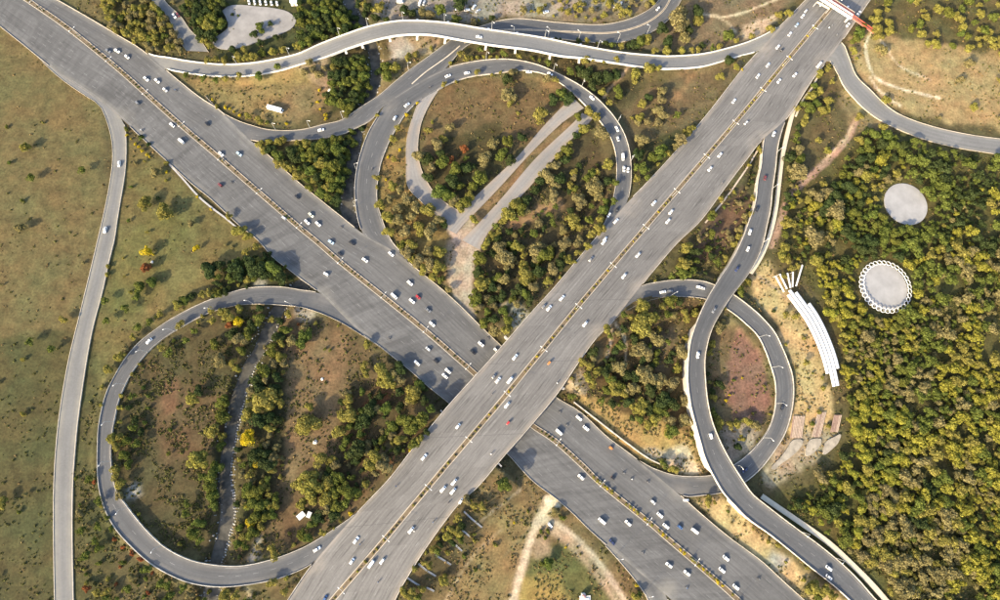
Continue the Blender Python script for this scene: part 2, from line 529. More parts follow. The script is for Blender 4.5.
# loop B: teardrop loop between the expressways
road('teardrop',
     [(404, 262), (384, 250), (366, 238), (360, 226), (356.5, 210), (355, 190), (357, 170), (362, 150), (369, 132), (376, 120), (386, 104), (404, 91), (430, 76), (448, 68), (474, 62), (500, 59.5), (520, 61), (540, 66), (560, 75), (580, 86), (596, 98), (608, 110), (616, 120), (624, 134), (629, 150), (631, 170), (630, 188), (625, 207), (612, 226), (594, 252)],
     [(412, 258), (400, 251), (390, 239), (382, 220), (377, 202), (377, 186), (380, 166), (384, 154), (390, 140), (402, 119), (412, 107), (424, 98), (438, 90), (450, 83.5), (470, 77), (500, 73), (520, 70.5), (544, 74), (560, 83), (576, 96), (586, 106), (599, 120), (609, 134), (615, 150), (617, 170), (615, 190), (610, 210), (603, 226), (594, 240), (582, 256)],
     130, 3, zkeys=[(.45, .6), (.6, 1.6)], start='low', end='over', layer=2)
# loop C: the big loop on the left
road('left_loop',
     [(352, 318), (336, 304), (320, 293.5), (300, 290), (280, 287), (250, 288), (230, 293), (210, 300), (190, 309), (170, 320), (154, 331), (140, 342), (126, 358), (114, 378), (108, 390), (103, 406), (99, 428), (98, 450), (98, 470), (100, 490), (106, 510), (116, 528), (130, 544), (150, 562), (170, 574), (190, 582), (216, 586), (240, 585), (270, 580), (292, 573), (312, 563), (338, 540), (360, 516)],
     [(392, 357), (380, 347), (360, 334), (340, 322), (320, 313), (300, 307), (280, 305), (260, 304), (240, 305), (220, 309), (200, 317), (180, 328), (164, 338), (150, 350), (141, 360), (130, 376), (124, 388), (119, 400), (115, 418), (112, 436), (111, 456), (113, 476), (117, 492), (126, 505), (136, 518), (150, 534), (166, 548), (190, 560), (214, 565), (240, 566), (270, 560), (300, 549), (320, 538), (340, 525), (356, 513), (374, 495)],
     130, 3, zkeys=[(.25, .7), (.55, 1.6), (.72, 3.2)], start='low', end='over', layer=3)
# loop J: right-hand loop that dives under the curving ramp twice
road('right_loop',
     [(618, 312), (629, 300), (640, 287), (660, 282), (680, 280), (700, 281), (714, 285), (732, 294), (746, 304), (760, 316), (774, 332), (782, 348), (787, 360), (792, 376), (793, 396), (790, 416), (784, 434), (774, 450), (762, 466), (748, 479), (735, 487), (722, 492), (700, 495), (684, 495.5), (670, 487), (652, 472)],
     [(596, 340), (604, 331), (612, 322), (626, 311), (640, 304), (655, 299), (670, 296.5), (700, 298), (716, 303), (730, 311), (744, 322), (758, 336), (766, 352), (770, 363), (775, 380), (776, 396), (774, 414), (768, 430), (758, 444), (744, 458), (732, 466), (716, 474), (700, 476.5), (676, 475.5), (655, 469), (640, 461)],
     120, 3, zkeys=[(.16, 4.2), (.3, 2.4), (.5, 1.0), (.7, .5)], start='over', end='low', layer=4)
# F: S-shaped ramp carried over the right-hand loop
road('curving',
     [(806, 84), (784, 108), (768, 130), (763, 145), (761, 166), (758, 180), (755, 204), (748, 224), (742, 240), (732, 260), (720, 278), (710, 294), (701, 312), (692, 336), (689, 352), (688, 366), (688, 384), (691, 406), (695, 422), (700, 440), (706, 460), (716, 480), (724, 493), (734, 504), (748, 518), (770, 534), (790, 550), (812, 568), (830, 582), (848, 598), (880, 630), (920, 668)],
     [(826, 64), (812, 79), (796, 101), (786, 119), (780, 136), (777, 150), (775, 170), (772, 190), (770, 210), (766, 228), (763, 242), (758, 256), (748, 274), (732, 295), (722, 310), (712, 328), (707, 344), (704.5, 360), (705, 380), (708, 406), (714, 428), (726, 454), (742, 480), (752, 494), (764, 504), (790, 524), (820, 546), (844, 566), (860, 582), (874, 598), (904, 626), (940, 658)],
     120, 3, zkeys=[(.28, 5.0), (.40, 8.4), (.46, 8.0), (.60, 6.8), (.675, 6.2), (.72, 3.2), (.77, 1.5), (1, .8)], start='over', layer=5)
# D: flyover along the top
road('flyover',
     [(128, 44), (140, 50), (154, 56), (170, 58.5), (190, 62), (220, 65), (250, 64), (280, 59), (300, 54), (320, 45), (346, 35), (370, 27), (396, 22), (420, 21.5), (450, 24), (480, 29), (500, 32), (540, 38), (580, 46), (620, 53), (650, 56), (670, 57), (700, 55), (720, 51), (750, 42), (774, 30), (792, 14), (806, 0)],
     [(148, 58), (158, 66), (170, 70), (180, 72), (200, 75), (220, 76.5), (250, 76), (280, 71), (300, 65), (324, 58), (350, 48), (380, 39), (404, 35), (430, 35), (460, 40), (490, 45), (530, 50), (560, 56), (580, 58), (620, 64), (640, 67), (664, 69), (700, 67), (720, 62), (740, 56), (758, 51), (780, 40), (800, 20), (812, 6)],
     120, 3, zkeys=[(.14, 1.0), (.27, 5.0), (.36, 7.5), (.55, 7.5), (.66, 6.0), (.8, 2.2)], start='low', end='over', layer=6)
# G: road that leaves at the upper right
road('east_exit',
     [(806, 84), (818, 72), (828, 60), (838, 74), (844, 86), (854, 98), (866, 110), (880, 120), (900, 130), (930, 141), (970, 150), (1060, 162)],
     [(822, 60), (836, 48), (842, 43), (848, 56), (856, 76), (870, 90), (884, 104), (900, 115), (930, 126), (970, 135), (1010, 140), (1080, 146)],
     60, 2, zkeys=[(.4, .8), (.6, .45), (1, .45)], start='over', layer=7)
# K: minor road down the left border
road('west_road',
     [(30, 50), (60, 78), (84, 95), (100, 106), (107, 121), (112, 140), (113, 160), (110, 184), (105, 210), (100, 232), (91, 270), (80, 315), (68, 365), (58, 430), (54, 500), (56, 650)],
     [(52, 56), (80, 76), (104, 98), (116, 112), (124, 124), (126, 144), (125, 170), (121, 196), (117, 220), (114, 240), (109, 260), (102, 292), (92, 330), (84, 375), (76, 435), (72, 505), (74, 650)],
     70, 2, zkeys=[(.3, .45), (1, .45)], start='low', layer=8)
# L: slip road peeling off at the bottom
road('south_slip',
     [(600, 512), (622, 534), (650, 570), (662, 588), (672, 612), (678, 660)],
     [(576, 516), (590, 530), (608, 548), (624, 566), (640, 586), (649, 602), (656, 640), (658, 670)],
     40, 2, zkeys=[(1, .45)], start='low', layer=9)
# R: stub of old road at the upper left
road('north_stub',
     [(135, -40), (152, 0), (164, 12), (172, 24), (179, 40), (187, 51)],
     [(146, -40), (164, 0), (180, 16), (190, 30), (200, 40), (208, 52)],
     30, 2, zkeys=[(0, .42), (1, .42)])
# N: service lane inside the teardrop loop and its two paved strips
road('service_lane',
     [(428, 88), (420, 100), (412, 120), (407, 140), (406.5, 164), (408, 186), (420, 200), (436, 214), (448, 226)],
     [(442, 86), (433, 98), (422, 120), (418, 140), (418, 156), (422, 172), (432, 190), (444, 202), (462, 213)],
     40, 2, zkeys=[(0, .5), (1, .36)], layer=10)
road('paved_strip_a',
     [(572, 97), (556, 113), (541, 129), (518, 156), (498, 175), (478, 194), (462, 210), (445, 228)],
     [(584, 108), (562, 123), (530, 154), (500, 187), (474, 214), (464, 224), (456, 234)],
     30, 2, zkeys=[(0, .34), (1, .34)], layer=11)
road('paved_strip_b',
     [(582, 113), (574, 122), (536, 158), (500, 200), (476, 226), (462, 240)],
     [(593, 118), (589, 123), (568, 143), (536, 180), (502, 217), (486, 236), (480, 250)],
     30, 2, zkeys=[(0, .33), (1, .33)], layer=12)

MAIN = ['over', 'low', 'under', 'teardrop', 'left_loop', 'right_loop', 'curving', 'flyover', 'east_exit', 'west_road', 'south_slip', 'north_stub', 'service_lane', 'paved_strip_a', 'paved_strip_b']


def bridge_mask(key):
    """stations where the road stands on piers instead of on soil"""
    r = ROADS[key]
    if key == 'flyover': return (r.C[:, 0] > 322) & (r.C[:, 0] < 600)
    if key == 'curving':
        m1 = pip(ROADS['right_loop'].poly, r.L[:, 0], r.L[:, 1]) | pip(ROADS['right_loop'].poly, r.R[:, 0], r.R[:, 1]) | pip(ROADS['right_loop'].poly, r.C[:, 0], r.C[:, 1])
        m1 &= (np.linspace(0, 1, r.n) > .25)
        k = np.convolve(m1.astype(float), np.ones(3), 'same') > 0
        return k
    if key == 'over':
        return pip(ROADS['low'].poly, r.C[:, 0], r.C[:, 1])
    return np.zeros(r.n, bool)


# ------------------------------------------------------------------ terrain
def axis_coords(lo, hi, step, outer):
    core = np.arange(lo, hi + step, step)
    o = []; d = step; p = 0
    while p < outer:
        d *= 1.45; p += d; o.append(p)
    return np.r_[(lo - np.array(o))[::-1], core, core[-1] + np.array(o)]


STEP = 1.3
gx = axis_coords(-335, 385, STEP, 1700); gy = axis_coords(-150, 325, STEP, 1700)
GX, GY = np.meshgrid(gx, gy, indexing='xy')
TZ = (fbm(GX + 900, GY + 900, 40, 11) - .5) * 1.0 + (fbm(GX + 900, GY + 900, 9, 15) - .5) * .5 - .15


def near(samples, hw, zc, reach):
    """for each grid point: distance beyond the half width and the level of the nearest station"""
    D = np.full(GX.shape, 1e9); Z = np.zeros(GX.shape)
    for (x, y), h, z in zip(samples, hw, zc):
        R_ = h + reach
        i0, i1 = np.searchsorted(gx, [x - R_, x + R_]); j0, j1 = np.searchsorted(gy, [y - R_, y + R_])
        if i0 >= i1 or j0 >= j1: continue
        d = np.hypot(GX[j0:j1, i0:i1] - x, GY[j0:j1, i0:i1] - y) - h
        s = d < D[j0:j1, i0:i1]
        D[j0:j1, i0:i1][s] = d[s]; Z[j0:j1, i0:i1][s] = z
    return D, Z


def dense(r, mask=None):
    """stations every ~1.2 m with half width and level, optionally without the bridge spans"""
    n = max(int(r.dist[-1] / 1.2), 4)
    s = np.linspace(0, r.dist[-1], n)
    P = np.stack([np.interp(s, r.dist, r.WC[:, k]) for k in range(3)], -1)
    h = np.interp(s, r.dist, r.hw)
    if mask is not None:
        keep = np.interp(s, r.dist, mask.astype(float)) < .5
        P, h = P[keep], h[keep]
    return P[:, :2], h, P[:, 2]


for key in ('over', 'teardrop', 'left_loop', 'right_loop', 'east_exit', 'flyover'):
    r = ROADS[key]
    p, h, z = dense(r, bridge_mask(key))
    D, Z = near(p, h, z, 22)
    up = Z - .5 - np.maximum(0, D - .6) / 1.7 + (vnoise(GX + 900, GY + 900, 3, 5) - .5) * .3
    TZ = np.where(D < 21, np.maximum(TZ, up), TZ)
for key in MAIN:
    r = ROADS[key]
    p, h, z = dense(r, bridge_mask(key))
    if key == 'curving':
        D, Z = near(p, h, np.zeros_like(z) + .1, 3)
        TZ = np.where(D < .8, np.minimum(TZ, .0), TZ); continue
    D, Z = near(p, h, z, 3)
    TZ = np.where(D < 1.4, np.minimum(TZ, Z - .28), TZ)
    if key == 'low': CUT = D

CANAL = [
    [(338, -40), (347, -5), (352, 12), (361, 24), (368, 38), (373, 50), (376, 70), (374, 86), (368, 100), (360, 122), (354, 146), (352, 170), (348, 190), (347, 208), (352, 224), (345, 245), (322, 270), (296, 290), (278, 310), (272, 326), (264, 340), (256, 356), (250, 364), (241, 390), (235, 410), (230, 436), (226, 464), (225, 484), (228, 510), (224, 534), (219, 550), (214, 572), (211, 596), (204, 640)]]
can_px = catmull(CANAL[0], 260)
can_w = np.c_[G(can_px[:, 0], can_px[:, 1], -2.4)]
hwc = 2.4 + 1.4 * vnoise(np.arange(260.) * 1.0, np.zeros(260), 9, 3)
D, Z = near([tuple(p) for p in np.stack([np.interp(np.linspace(0, 259, 1100), np.arange(260), can_w[:, k]) for k in (0, 1)], -1)],
            np.interp(np.linspace(0, 259, 1100), np.arange(260), hwc), np.full(1100, -3.2), 9)
carve = -3.2 + np.maximum(0, D) * .95 + (vnoise(GX + 900, GY + 900, 2.5, 8) - .5) * .5
TZ = np.where(D < 8, np.minimum(TZ, carve), TZ)
CAN_D = D


def tz(x, y):
    i = int(np.clip(np.searchsorted(gx, x) - 1, 0, len(gx) - 2)); j = int(np.clip(np.searchsorted(gy, y) - 1, 0, len(gy) - 2))
    fx = (x - gx[i]) / (gx[i+1] - gx[i]); fy = (y - gy[j]) / (gy[j+1] - gy[j])
    return float((TZ[j, i] * (1-fx) + TZ[j, i+1] * fx) * (1-fy) + (TZ[j+1, i] * (1-fx) + TZ[j+1, i+1] * fx) * fy)


# colour zones of the ground, in picture polygons
pxg = PX(GX, GY, np.zeros_like(GX))
far = (np.abs(GX) > 900) | (np.abs(GY) > 900)
wx = pxg[..., 0] + (fbm(GX + 900, GY + 900, 12, 21) - .5) * 16
wy = pxg[..., 1] + (fbm(GX + 900, GY + 900, 12, 31) - .5) * 16
GCOL = np.zeros(GX.shape + (3,)) + np.array([.095, .085, .045])


def zone(poly, col, sharp=False):
    X, Y = (pxg[..., 0], pxg[..., 1]) if sharp else (wx, wy)
    x0, y0 = np.min(poly, 0); x1, y1 = np.max(poly, 0)
    k = (X >= x0) & (X <= x1) & (Y >= y0) & (Y <= y1)
    ins = np.zeros(GX.shape, bool); ins[k] = pip(poly, X[k], Y[k])
    GCOL[ins] = col


OLIVE, BROWN, TAN, DARK = (.125, .115, .052), (.135, .10, .06), (.30, .235, .135), (.05, .052, .024)
PALE, REDD, GREY, YEL = (.42, .36, .25), (.21, .125, .10), (.27, .26, .25), (.34, .26, .11)
zone([(-200, -100), (100, -100), (100, 620), (-200, 620)], (.125, .11, .055))
zone([(-200, 350), (100, 330), (120, 620), (-200, 720)], (.075, .075, .035))
zone([(125, 135), (258, 240), (290, 268), (200, 300), (130, 345), (100, 400), (96, 330), (117, 220)], OLIVE)
zone([(130, 300), (170, 270), (220, 262), (250, 250), (210, 300), (150, 330)], (.15, .13, .06))
zone([(110, 250), (160, 200), (190, 230), (150, 300), (110, 330)], (.12, .12, .05))
zone([(250, 262), (280, 255), (295, 285), (240, 292), (200, 298), (215, 275)], DARK)
zone([(178, 78), (300, 70), (322, 62), (330, 100), (300, 126), (262, 122), (215, 102)], (.21, .165, .08))
zone([(270, 100), (318, 80), (325, 110), (290, 128)], (.19, .145, .08))
zone([(290, 62), (330, 60), (345, 90), (320, 90)], (.26, .21, .15))
zone([(100, 0), (150, 0), (185, 50), (150, 55), (100, 20)], (.08, .078, .035))
zone([(185, 0), (345, 0), (362, 30), (300, 52), (220, 62), (200, 30)], (.055, .062, .028))
zone([(330, 60), (372, 50), (372, 98), (330, 118)], (.05, .06, .026))
zone([(376, 55), (395, 50), (440, 60), (390, 90), (376, 92)], (.17, .14, .08))
zone([(388, 38), (440, 36), (436, 50), (412, 60), (390, 60)], (.30, .24, .17))
zone([(390, 40), (404, 36), (416, 50), (406, 60), (390, 58)], (.36, .355, .34))
zone([(372, -20), (520, -20), (505, 18), (470, 24), (420, 18), (380, 24)], (.25, .235, .22))
zone([(500, -30), (665, -30), (650, 10), (620, 20), (560, 20), (505, 18)], (.19, .165, .12))
zone([(505, 4), (640, -8), (650, 2), (560, 12), (505, 14)], (.30, .28, .25))
zone([(540, 42), (620, 45), (680, 20), (700, -30), (820, -30), (760, 38), (700, 54), (640, 52)], (.15, .125, .085))
zone([(700, 20), (740, 8), (790, -10), (770, 25), (740, 40), (700, 48)], (.17, .135, .09))
zone([(742, 28), (775, 14), (760, 36), (740, 38)], (.40, .35, .27))
zone([(460, 50), (560, 60), (640, 70), (600, 110), (560, 72), (500, 57)], (.075, .065, .035))
zone([(300, 142), (352, 136), (350, 175), (340, 212), (300, 184), (262, 150)], (.05, .058, .025))
zone([(376, 120), (412, 110), (407, 165), (430, 210), (450, 240), (455, 300), (395, 240), (378, 200)], (.20, .15, .065))
zone([(430, 92), (470, 80), (560, 78), (575, 98), (530, 142), (500, 172), (460, 205), (430, 180), (420, 140)], (.135, .10, .055))
zone([(440, 140), (500, 120), (512, 168), (466, 208), (432, 186)], (.06, .055, .028))
zone([(588, 124), (610, 150), (612, 200), (590, 240), (500, 345), (470, 310), (474, 260), (490, 235), (566, 145)], (.072, .062, .035))
zone([(575, 122), (536, 158), (500, 198), (470, 232), (462, 226), (500, 187), (530, 154), (564, 122)], (.20, .14, .08))
zone([(446, 240), (482, 234), (474, 262), (470, 292), (466, 318), (458, 298), (446, 280)], (.34, .27, .20), True)
zone([(454, 232), (484, 226), (480, 250), (450, 252)], (.34, .28, .22), True)
zone([(498, 226), (530, 208), (560, 200), (566, 205), (535, 218), (505, 234)], (.26, .18, .11))
zone([(515, 306), (530, 318), (516, 334), (505, 328)], (.30, .28, .25))
zone([(620, 110), (680, 70), (745, 60), (700, 120), (640, 186), (630, 160)], (.13, .105, .062))
zone([(560, 60), (640, 70), (640, 92), (612, 108), (580, 84)], (.06, .055, .03))
zone([(670, 88), (696, 76), (690, 84), (674, 96)], (.24, .16, .09))
zone([(632, 150), (680, 130), (690, 140), (640, 196)], (.06, .062, .03))
zone([(645, 282), (700, 222), (760, 142), (764, 160), (756, 206), (742, 240), (720, 278), (700, 280)], (.075, .07, .036))
zone([(700, 225), (740, 190), (752, 200), (735, 240), (705, 265), (690, 255)], (.12, .085, .06))
zone([(790, 118), (812, 82), (828, 62), (866, 112), (862, 130), (845, 140), (800, 180), (785, 200)], (.10, .085, .045))
zone([(848, 80), (862, 100), (895, 128), (880, 140), (852, 125), (838, 100)], (.20, .165, .095))
zone([(846, 44), (868, 26), (905, 40), (1040, 60), (1040, 140), (905, 114), (870, 88), (852, 70)], (.30, .235, .13))
zone([(868, 26), (880, -20), (1060, -20), (1060, 60), (905, 38), (880, 32)], (.10, .092, .045))
FORG = (.085, .082, .034)
zone([(784, 140), (800, 180), (870, 130), (1100, 165), (1100, 700), (886, 610), (764, 500), (820, 480), (850, 430), (842, 340), (795, 262), (784, 220)], FORG)
zone([(744, 280), (770, 262), (790, 290), (815, 330), (830, 390), (835, 430), (800, 470), (765, 485), (790, 440), (798, 390), (780, 330), (755, 302)], (.42, .335, .185))
zone([(778, 440), (810, 430), (840, 430), (830, 450), (800, 470), (770, 490), (760, 480)], (.30, .26, .2))
zone([(716, 300), (728, 312), (766, 354), (774, 400), (760, 440), (735, 462), (722, 440), (710, 400), (710, 340)], (.15, .12, .07))
zone([(738, 322), (764, 352), (772, 396), (764, 425), (735, 422), (722, 395), (732, 350)], (.20, .118, .095))
zone([(722, 430), (764, 424), (752, 448), (735, 462), (722, 445)], (.30, .27, .23))
zone([(560, 398), (580, 362), (615, 322), (655, 300), (700, 300), (690, 345), (688, 400), (700, 440), (712, 474), (670, 472), (630, 450), (600, 430)], (.105, .08, .042))
zone([(575, 395), (596, 400), (640, 420), (690, 430), (708, 472), (672, 472), (632, 452), (606, 432)], (.34, .25, .11))
zone([(640, 452), (690, 446), (706, 472), (672, 472)], (.48, .42, .33))
zone([(560, 380), (585, 366), (590, 395), (570, 392)], (.26, .22, .17))
zone([(640, 330), (680, 330), (684, 370), (640, 370)], (.14, .11, .07))
zone([(694, 500), (722, 496), (760, 532), (800, 566), (850, 604), (850, 640), (804, 604), (760, 562), (720, 530)], (.44, .35, .2))
zone([(770, 545), (790, 560), (780, 572), (765, 562)], (.33, .32, .31))
zone([(396, 606), (444, 524), (500, 462), (532, 482), (556, 500), (600, 545), (648, 606), (648, 680), (380, 680)], (.155, .12, .065))
zone([(400, 600), (444, 526), (480, 490), (500, 505), (450, 570), (420, 620)], (.09, .075, .04))
zone([(500, 505), (530, 500), (530, 540), (510, 600), (470, 620), (450, 600)], (.20, .155, .08))
zone([(528, 560), (560, 540), (600, 570), (612, 620), (520, 620)], (.10, .11, .045))
zone([(518, 580), (560, 575), (575, 620), (512, 620)], (.26, .21, .08))
zone([(546, 496), (556, 502), (548, 520), (534, 540), (524, 570), (516, 605), (506, 630), (502, 630), (512, 590), (520, 560), (530, 530), (538, 510)], (.42, .35, .26), True)
zone([(544, 516), (556, 524), (580, 545), (604, 570), (626, 604), (640, 630), (632, 630), (610, 596), (590, 570), (566, 545), (545, 528)], (.36, .29, .22), True)
zone([(532, 540), (548, 535), (552, 555), (532, 560)], (.27, .22, .16))
zone([(112, 440), (120, 400), (150, 352), (220, 312), (275, 308), (262, 345), (235, 400), (222, 470), (226, 520), (215, 562), (170, 548), (128, 500)], (.078, .068, .036))
zone([(150, 400), (200, 380), (225, 400), (215, 450), (160, 470)], (.105, .078, .045))
zone([(160, 385), (178, 380), (176, 408), (160, 412)], (.16, .095, .06))
zone([(282, 312), (330, 320), (390, 360), (445, 405), (410, 450), (355, 510), (300, 545), (235, 562), (232, 480), (245, 400)], (.12, .09, .052))
zone([(288, 330), (345, 340), (350, 420), (320, 470), (285, 500), (284, 420)], (.165, .12, .072))
zone([(350, 375), (430, 390), (445, 405), (410, 450), (360, 500), (330, 470)], (.085, .065, .036))
zone([(245, 350), (285, 330), (286, 430), (270, 520), (240, 560), (232, 480)], (.062, .06, .03))
zone([(390, 455), (398, 450), (386, 470), (378, 478)], (.26, .11, .055)); zone([(366, 408), (384, 392), (392, 394), (370, 414)], (.25, .11, .055))
zone([(126, 488), (140, 486), (142, 498), (128, 501)], (.34, .34, .34))
zone([(300, 300), (318, 314), (300, 322), (290, 312)], (.30, .27, .24))
zone([(255, 278), (268, 276), (270, 286), (254, 287)], (.30, .28, .26))
zone([(252, 545), (262, 540), (258, 556), (246, 562)], (.45, .44, .42))
zone([(246, 584), (252, 584), (252, 620), (242, 620)], (.38, .34, .28))
for k in range(2):
    GC = GCOL.copy()
    GCOL[1:-1, 1:-1] = (GC[1:-1, 1:-1] * 2 + GC[:-2, 1:-1] + GC[2:, 1:-1] + GC[1:-1, :-2] + GC[1:-1, 2:]) / 6
GCOL *= np.array([.675, .635, .60])


def track(pts, w, col):
    """trodden path: recoloured bare soil in the ground sheet"""
    q = catmull(pts, 160); q = G(q[:, 0], q[:, 1], 0.0)
    D, _ = near([tuple(p) for p in q], np.full(160, w / 2), np.zeros(160), 2.5)
    D = D + (vnoise(GX + 900, GY + 900, 2.2, 44) - .5) * 1.2
    k = np.clip(.5 - D / 1.6, 0, 1)[..., None]
    GCOL[:] = GCOL * (1 - k) + np.array(col) * k


track([(856, 122), (846, 140), (828, 160), (806, 180), (788, 200), (780, 225), (772, 245)], 4.6, (.24, .16, .125))
track([(856, 118), (846, 138), (826, 158)], 1.6, (.36, .27, .18))
track([(872, 32), (866, 44), (868, 62), (876, 78), (900, 89), (940, 98)], 1.5, (.44, .38, .30))
track([(880, 40), (900, 66), (930, 80)], 1.2, (.40, .33, .24))
track([(870, 78), (880, 92), (900, 106)], 1.4, (.40, .34, .26))
track([(700, 14), (724, 17), (745, 12), (765, 4), (785, -4)], 1.3, (.38, .32, .23))
track([(715, 16), (728, 23), (735, 32)], 1.0, (.33, .27, .19))
track([(752, 25), (775, 16)], 1.3, (.38, .32, .24))
track([(603, 98), (612, 86), (622, 76), (630, 66)], 1.2, (.26, .2, .14))
track([(608, 325), (608, 345), (604, 362)], 1.2, (.36, .29, .2))
track([(612, 324), (622, 340), (626, 362)], 1.0, (.34, .28, .2))
track([(500, 305), (514, 305), (530, 318)], 1.0, (.33, .28, .21))
track([(754, 274), (772, 285), (790, 302), (806, 325), (820, 352), (826, 378)], 1.5, (.20, .155, .12))
track([(480, 520), (500, 505), (520, 490)], .8, (.26, .21, .15))
track([(440, 610), (470, 560), (500, 530)], 1.0, (.24, .19, .12))
track([(505, 555), (525, 535), (540, 520)], .9, (.10, .09, .05))
track([(566, 540), (590, 562), (612, 590), (628, 612)], .7, (.10, .09, .05))

track([(466, 226), (466, 240), (460, 262), (458, 280), (464, 300), (467, 318)], 10.5, (.235, .19, .15))
track([(484, 232), (474, 250), (468, 275), (468, 300)], 6, (.25, .215, .18))
track([(440, 212), (452, 228), (462, 244)], 6, (.24, .20, .17))
track([(552, 498), (546, 508), (537, 524), (528, 548), (521, 572), (514, 598), (508, 625)], 3.4, (.36, .295, .225))
track([(536, 524), (548, 520), (566, 530), (586, 548), (606, 571), (622, 596), (634, 622)], 2.6, (.30, .245, .19))
track([(548, 500), (556, 504)], 5, (.42, .35, .27))
TRK = [[(466, 226), (466, 240), (460, 262), (458, 280), (464, 300), (467, 318)], [(552, 498), (546, 508), (537, 524), (528, 548), (521, 572), (514, 598), (508, 625)], [(536, 524), (548, 520), (566, 530), (586, 548), (606, 571), (622, 596), (634, 622)]]
TRKP = np.concatenate([catmull(t, 60) for t in TRK])
TRKW = np.r_[np.full(60, 9.5), np.full(60, 5.0), np.full(60, 4.0)]
H_, W_ = GX.shape
verts = np.stack([GX, GY, TZ], -1).reshape(-1, 3)
ii = np.arange(H_ * W_).reshape(H_, W_)
faces = np.stack([ii[:-1, :-1], ii[:-1, 1:], ii[1:, 1:], ii[1:, :-1]], -1).reshape(-1, 4)
gm = fast_mesh('ground', verts, faces, 'ground', True)
ca = gm.color_attributes.new('Col', 'FLOAT_COLOR', 'POINT')
ca.data.foreach_set('color', np.c_[GCOL.reshape(-1, 3), np.ones(H_ * W_)].astype(np.float32).ravel())
tag(link('ground', gm), 'dry grass, scrub and bare earth around the interchange', kind='structure')

# water
mb = MB()
for i in range(259):
    t0 = can_w[min(i + 1, 259)] - can_w[max(i - 1, 0)]; t1 = can_w[min(i + 2, 259)] - can_w[i]
    n0 = np.array([-t0[1], t0[0]]) / np.hypot(*t0); n1 = np.array([-t1[1], t1[0]]) / np.hypot(*t1)
    w0, w1 = 5.2, 5.2
    a, b_, c, d = can_w[i] - n0 * w0, can_w[i] + n0 * w0, can_w[i+1] + n1 * w1, can_w[i+1] - n1 * w1
    i0 = len(mb.v)
    mb.v += [(a[0], a[1], -2.45), (b_[0], b_[1], -2.45), (c[0], c[1], -2.45), (d[0], d[1], -2.45)]; mb.f.append((i0, i0+3, i0+2, i0+1)); mb.m.append(0)
tag(mb.build('canal_water', 'water'), 'murky stream running under the roads', kind='structure')


# ------------------------------------------------------------------ road bodies
def inside_other(key, x, y, z):
    for k in MAIN:
        if k == key: continue
        r = ROADS[k]
        if in_road(k, x, y):
            j = int(np.argmin((r.C[:, 0] - x) ** 2 + (r.C[:, 1] - y) ** 2))
            if abs(float(r.zf(np.array([x]), np.array([y]))[0]) - z) < 2.2: return k
    return None


ROADOBJ = {}
GORES = [(322, 297), (640, 290), (630, 206), (760, 143), (166, 70), (253, 142), (314, 562), (762, 50), (680, 492), (668, 590), (124, 120), (388, 107), (600, 335), (826, 62)]
RINFO = {
    'over': ('overpass_expressway', 'wide multi-lane expressway crossing on top from lower left to upper right', 'asphalt_overpass', .95, .40, 'concrete'),
    'low': ('lower_expressway', 'wide multi-lane expressway passing underneath from upper left to lower right', 'asphalt_lower', .45, .35, 'kerb'),
    'under': ('link_road', 'two-carriageway link road curling under the flyover at the top', 'asphalt_ramp', .4, .35, 'kerb'),
    'teardrop': ('loop_ramp', 'teardrop loop ramp above the crossing', 'asphalt_ramp', .6, .32, 'concrete'),
    'left_loop': ('loop_ramp', 'big round loop ramp on the left side', 'asphalt_ramp', .7, .32, 'concrete'),
    'right_loop': ('loop_ramp', 'round loop ramp on the right that dives under the curving ramp', 'asphalt_ramp', .7, .34, 'concrete'),
    'curving': ('curving_ramp', 'S-shaped raised ramp on white walls on the right', 'asphalt_ramp', .9, .32, 'concrete'),
    'flyover': ('flyover_road', 'long curved flyover on white piers along the top', 'asphalt_old', .95, .5, 'concrete_white'),
    'east_exit': ('exit_road', 'exit road bending away at the upper right', 'asphalt_old', .3, .35, 'kerb'),
    'west_road': ('side_road', 'narrow side road down the left border', 'asphalt_old', .25, .35, 'kerb'),
    'south_slip': ('slip_road', 'slip road peeling off the lower expressway at the bottom', 'asphalt_lower', .3, .35, 'kerb'),
    'north_stub': ('old_road', 'pale old road stub at the upper left', 'asphalt_old', .2, .3, 'kerb'),
    'service_lane': ('service_lane', 'grey service lane inside the teardrop loop', 'asphalt_pale', .12, .3, 'kerb'),
    'paved_strip_a': ('paved_strip', 'pale paved strip inside the teardrop loop, upper of two', 'asphalt_pale', 0, .3, 'kerb'),
    'paved_strip_b': ('paved_strip', 'pale paved strip inside the teardrop loop, lower of two', 'asphalt_pale', 0, .3, 'kerb'),
}
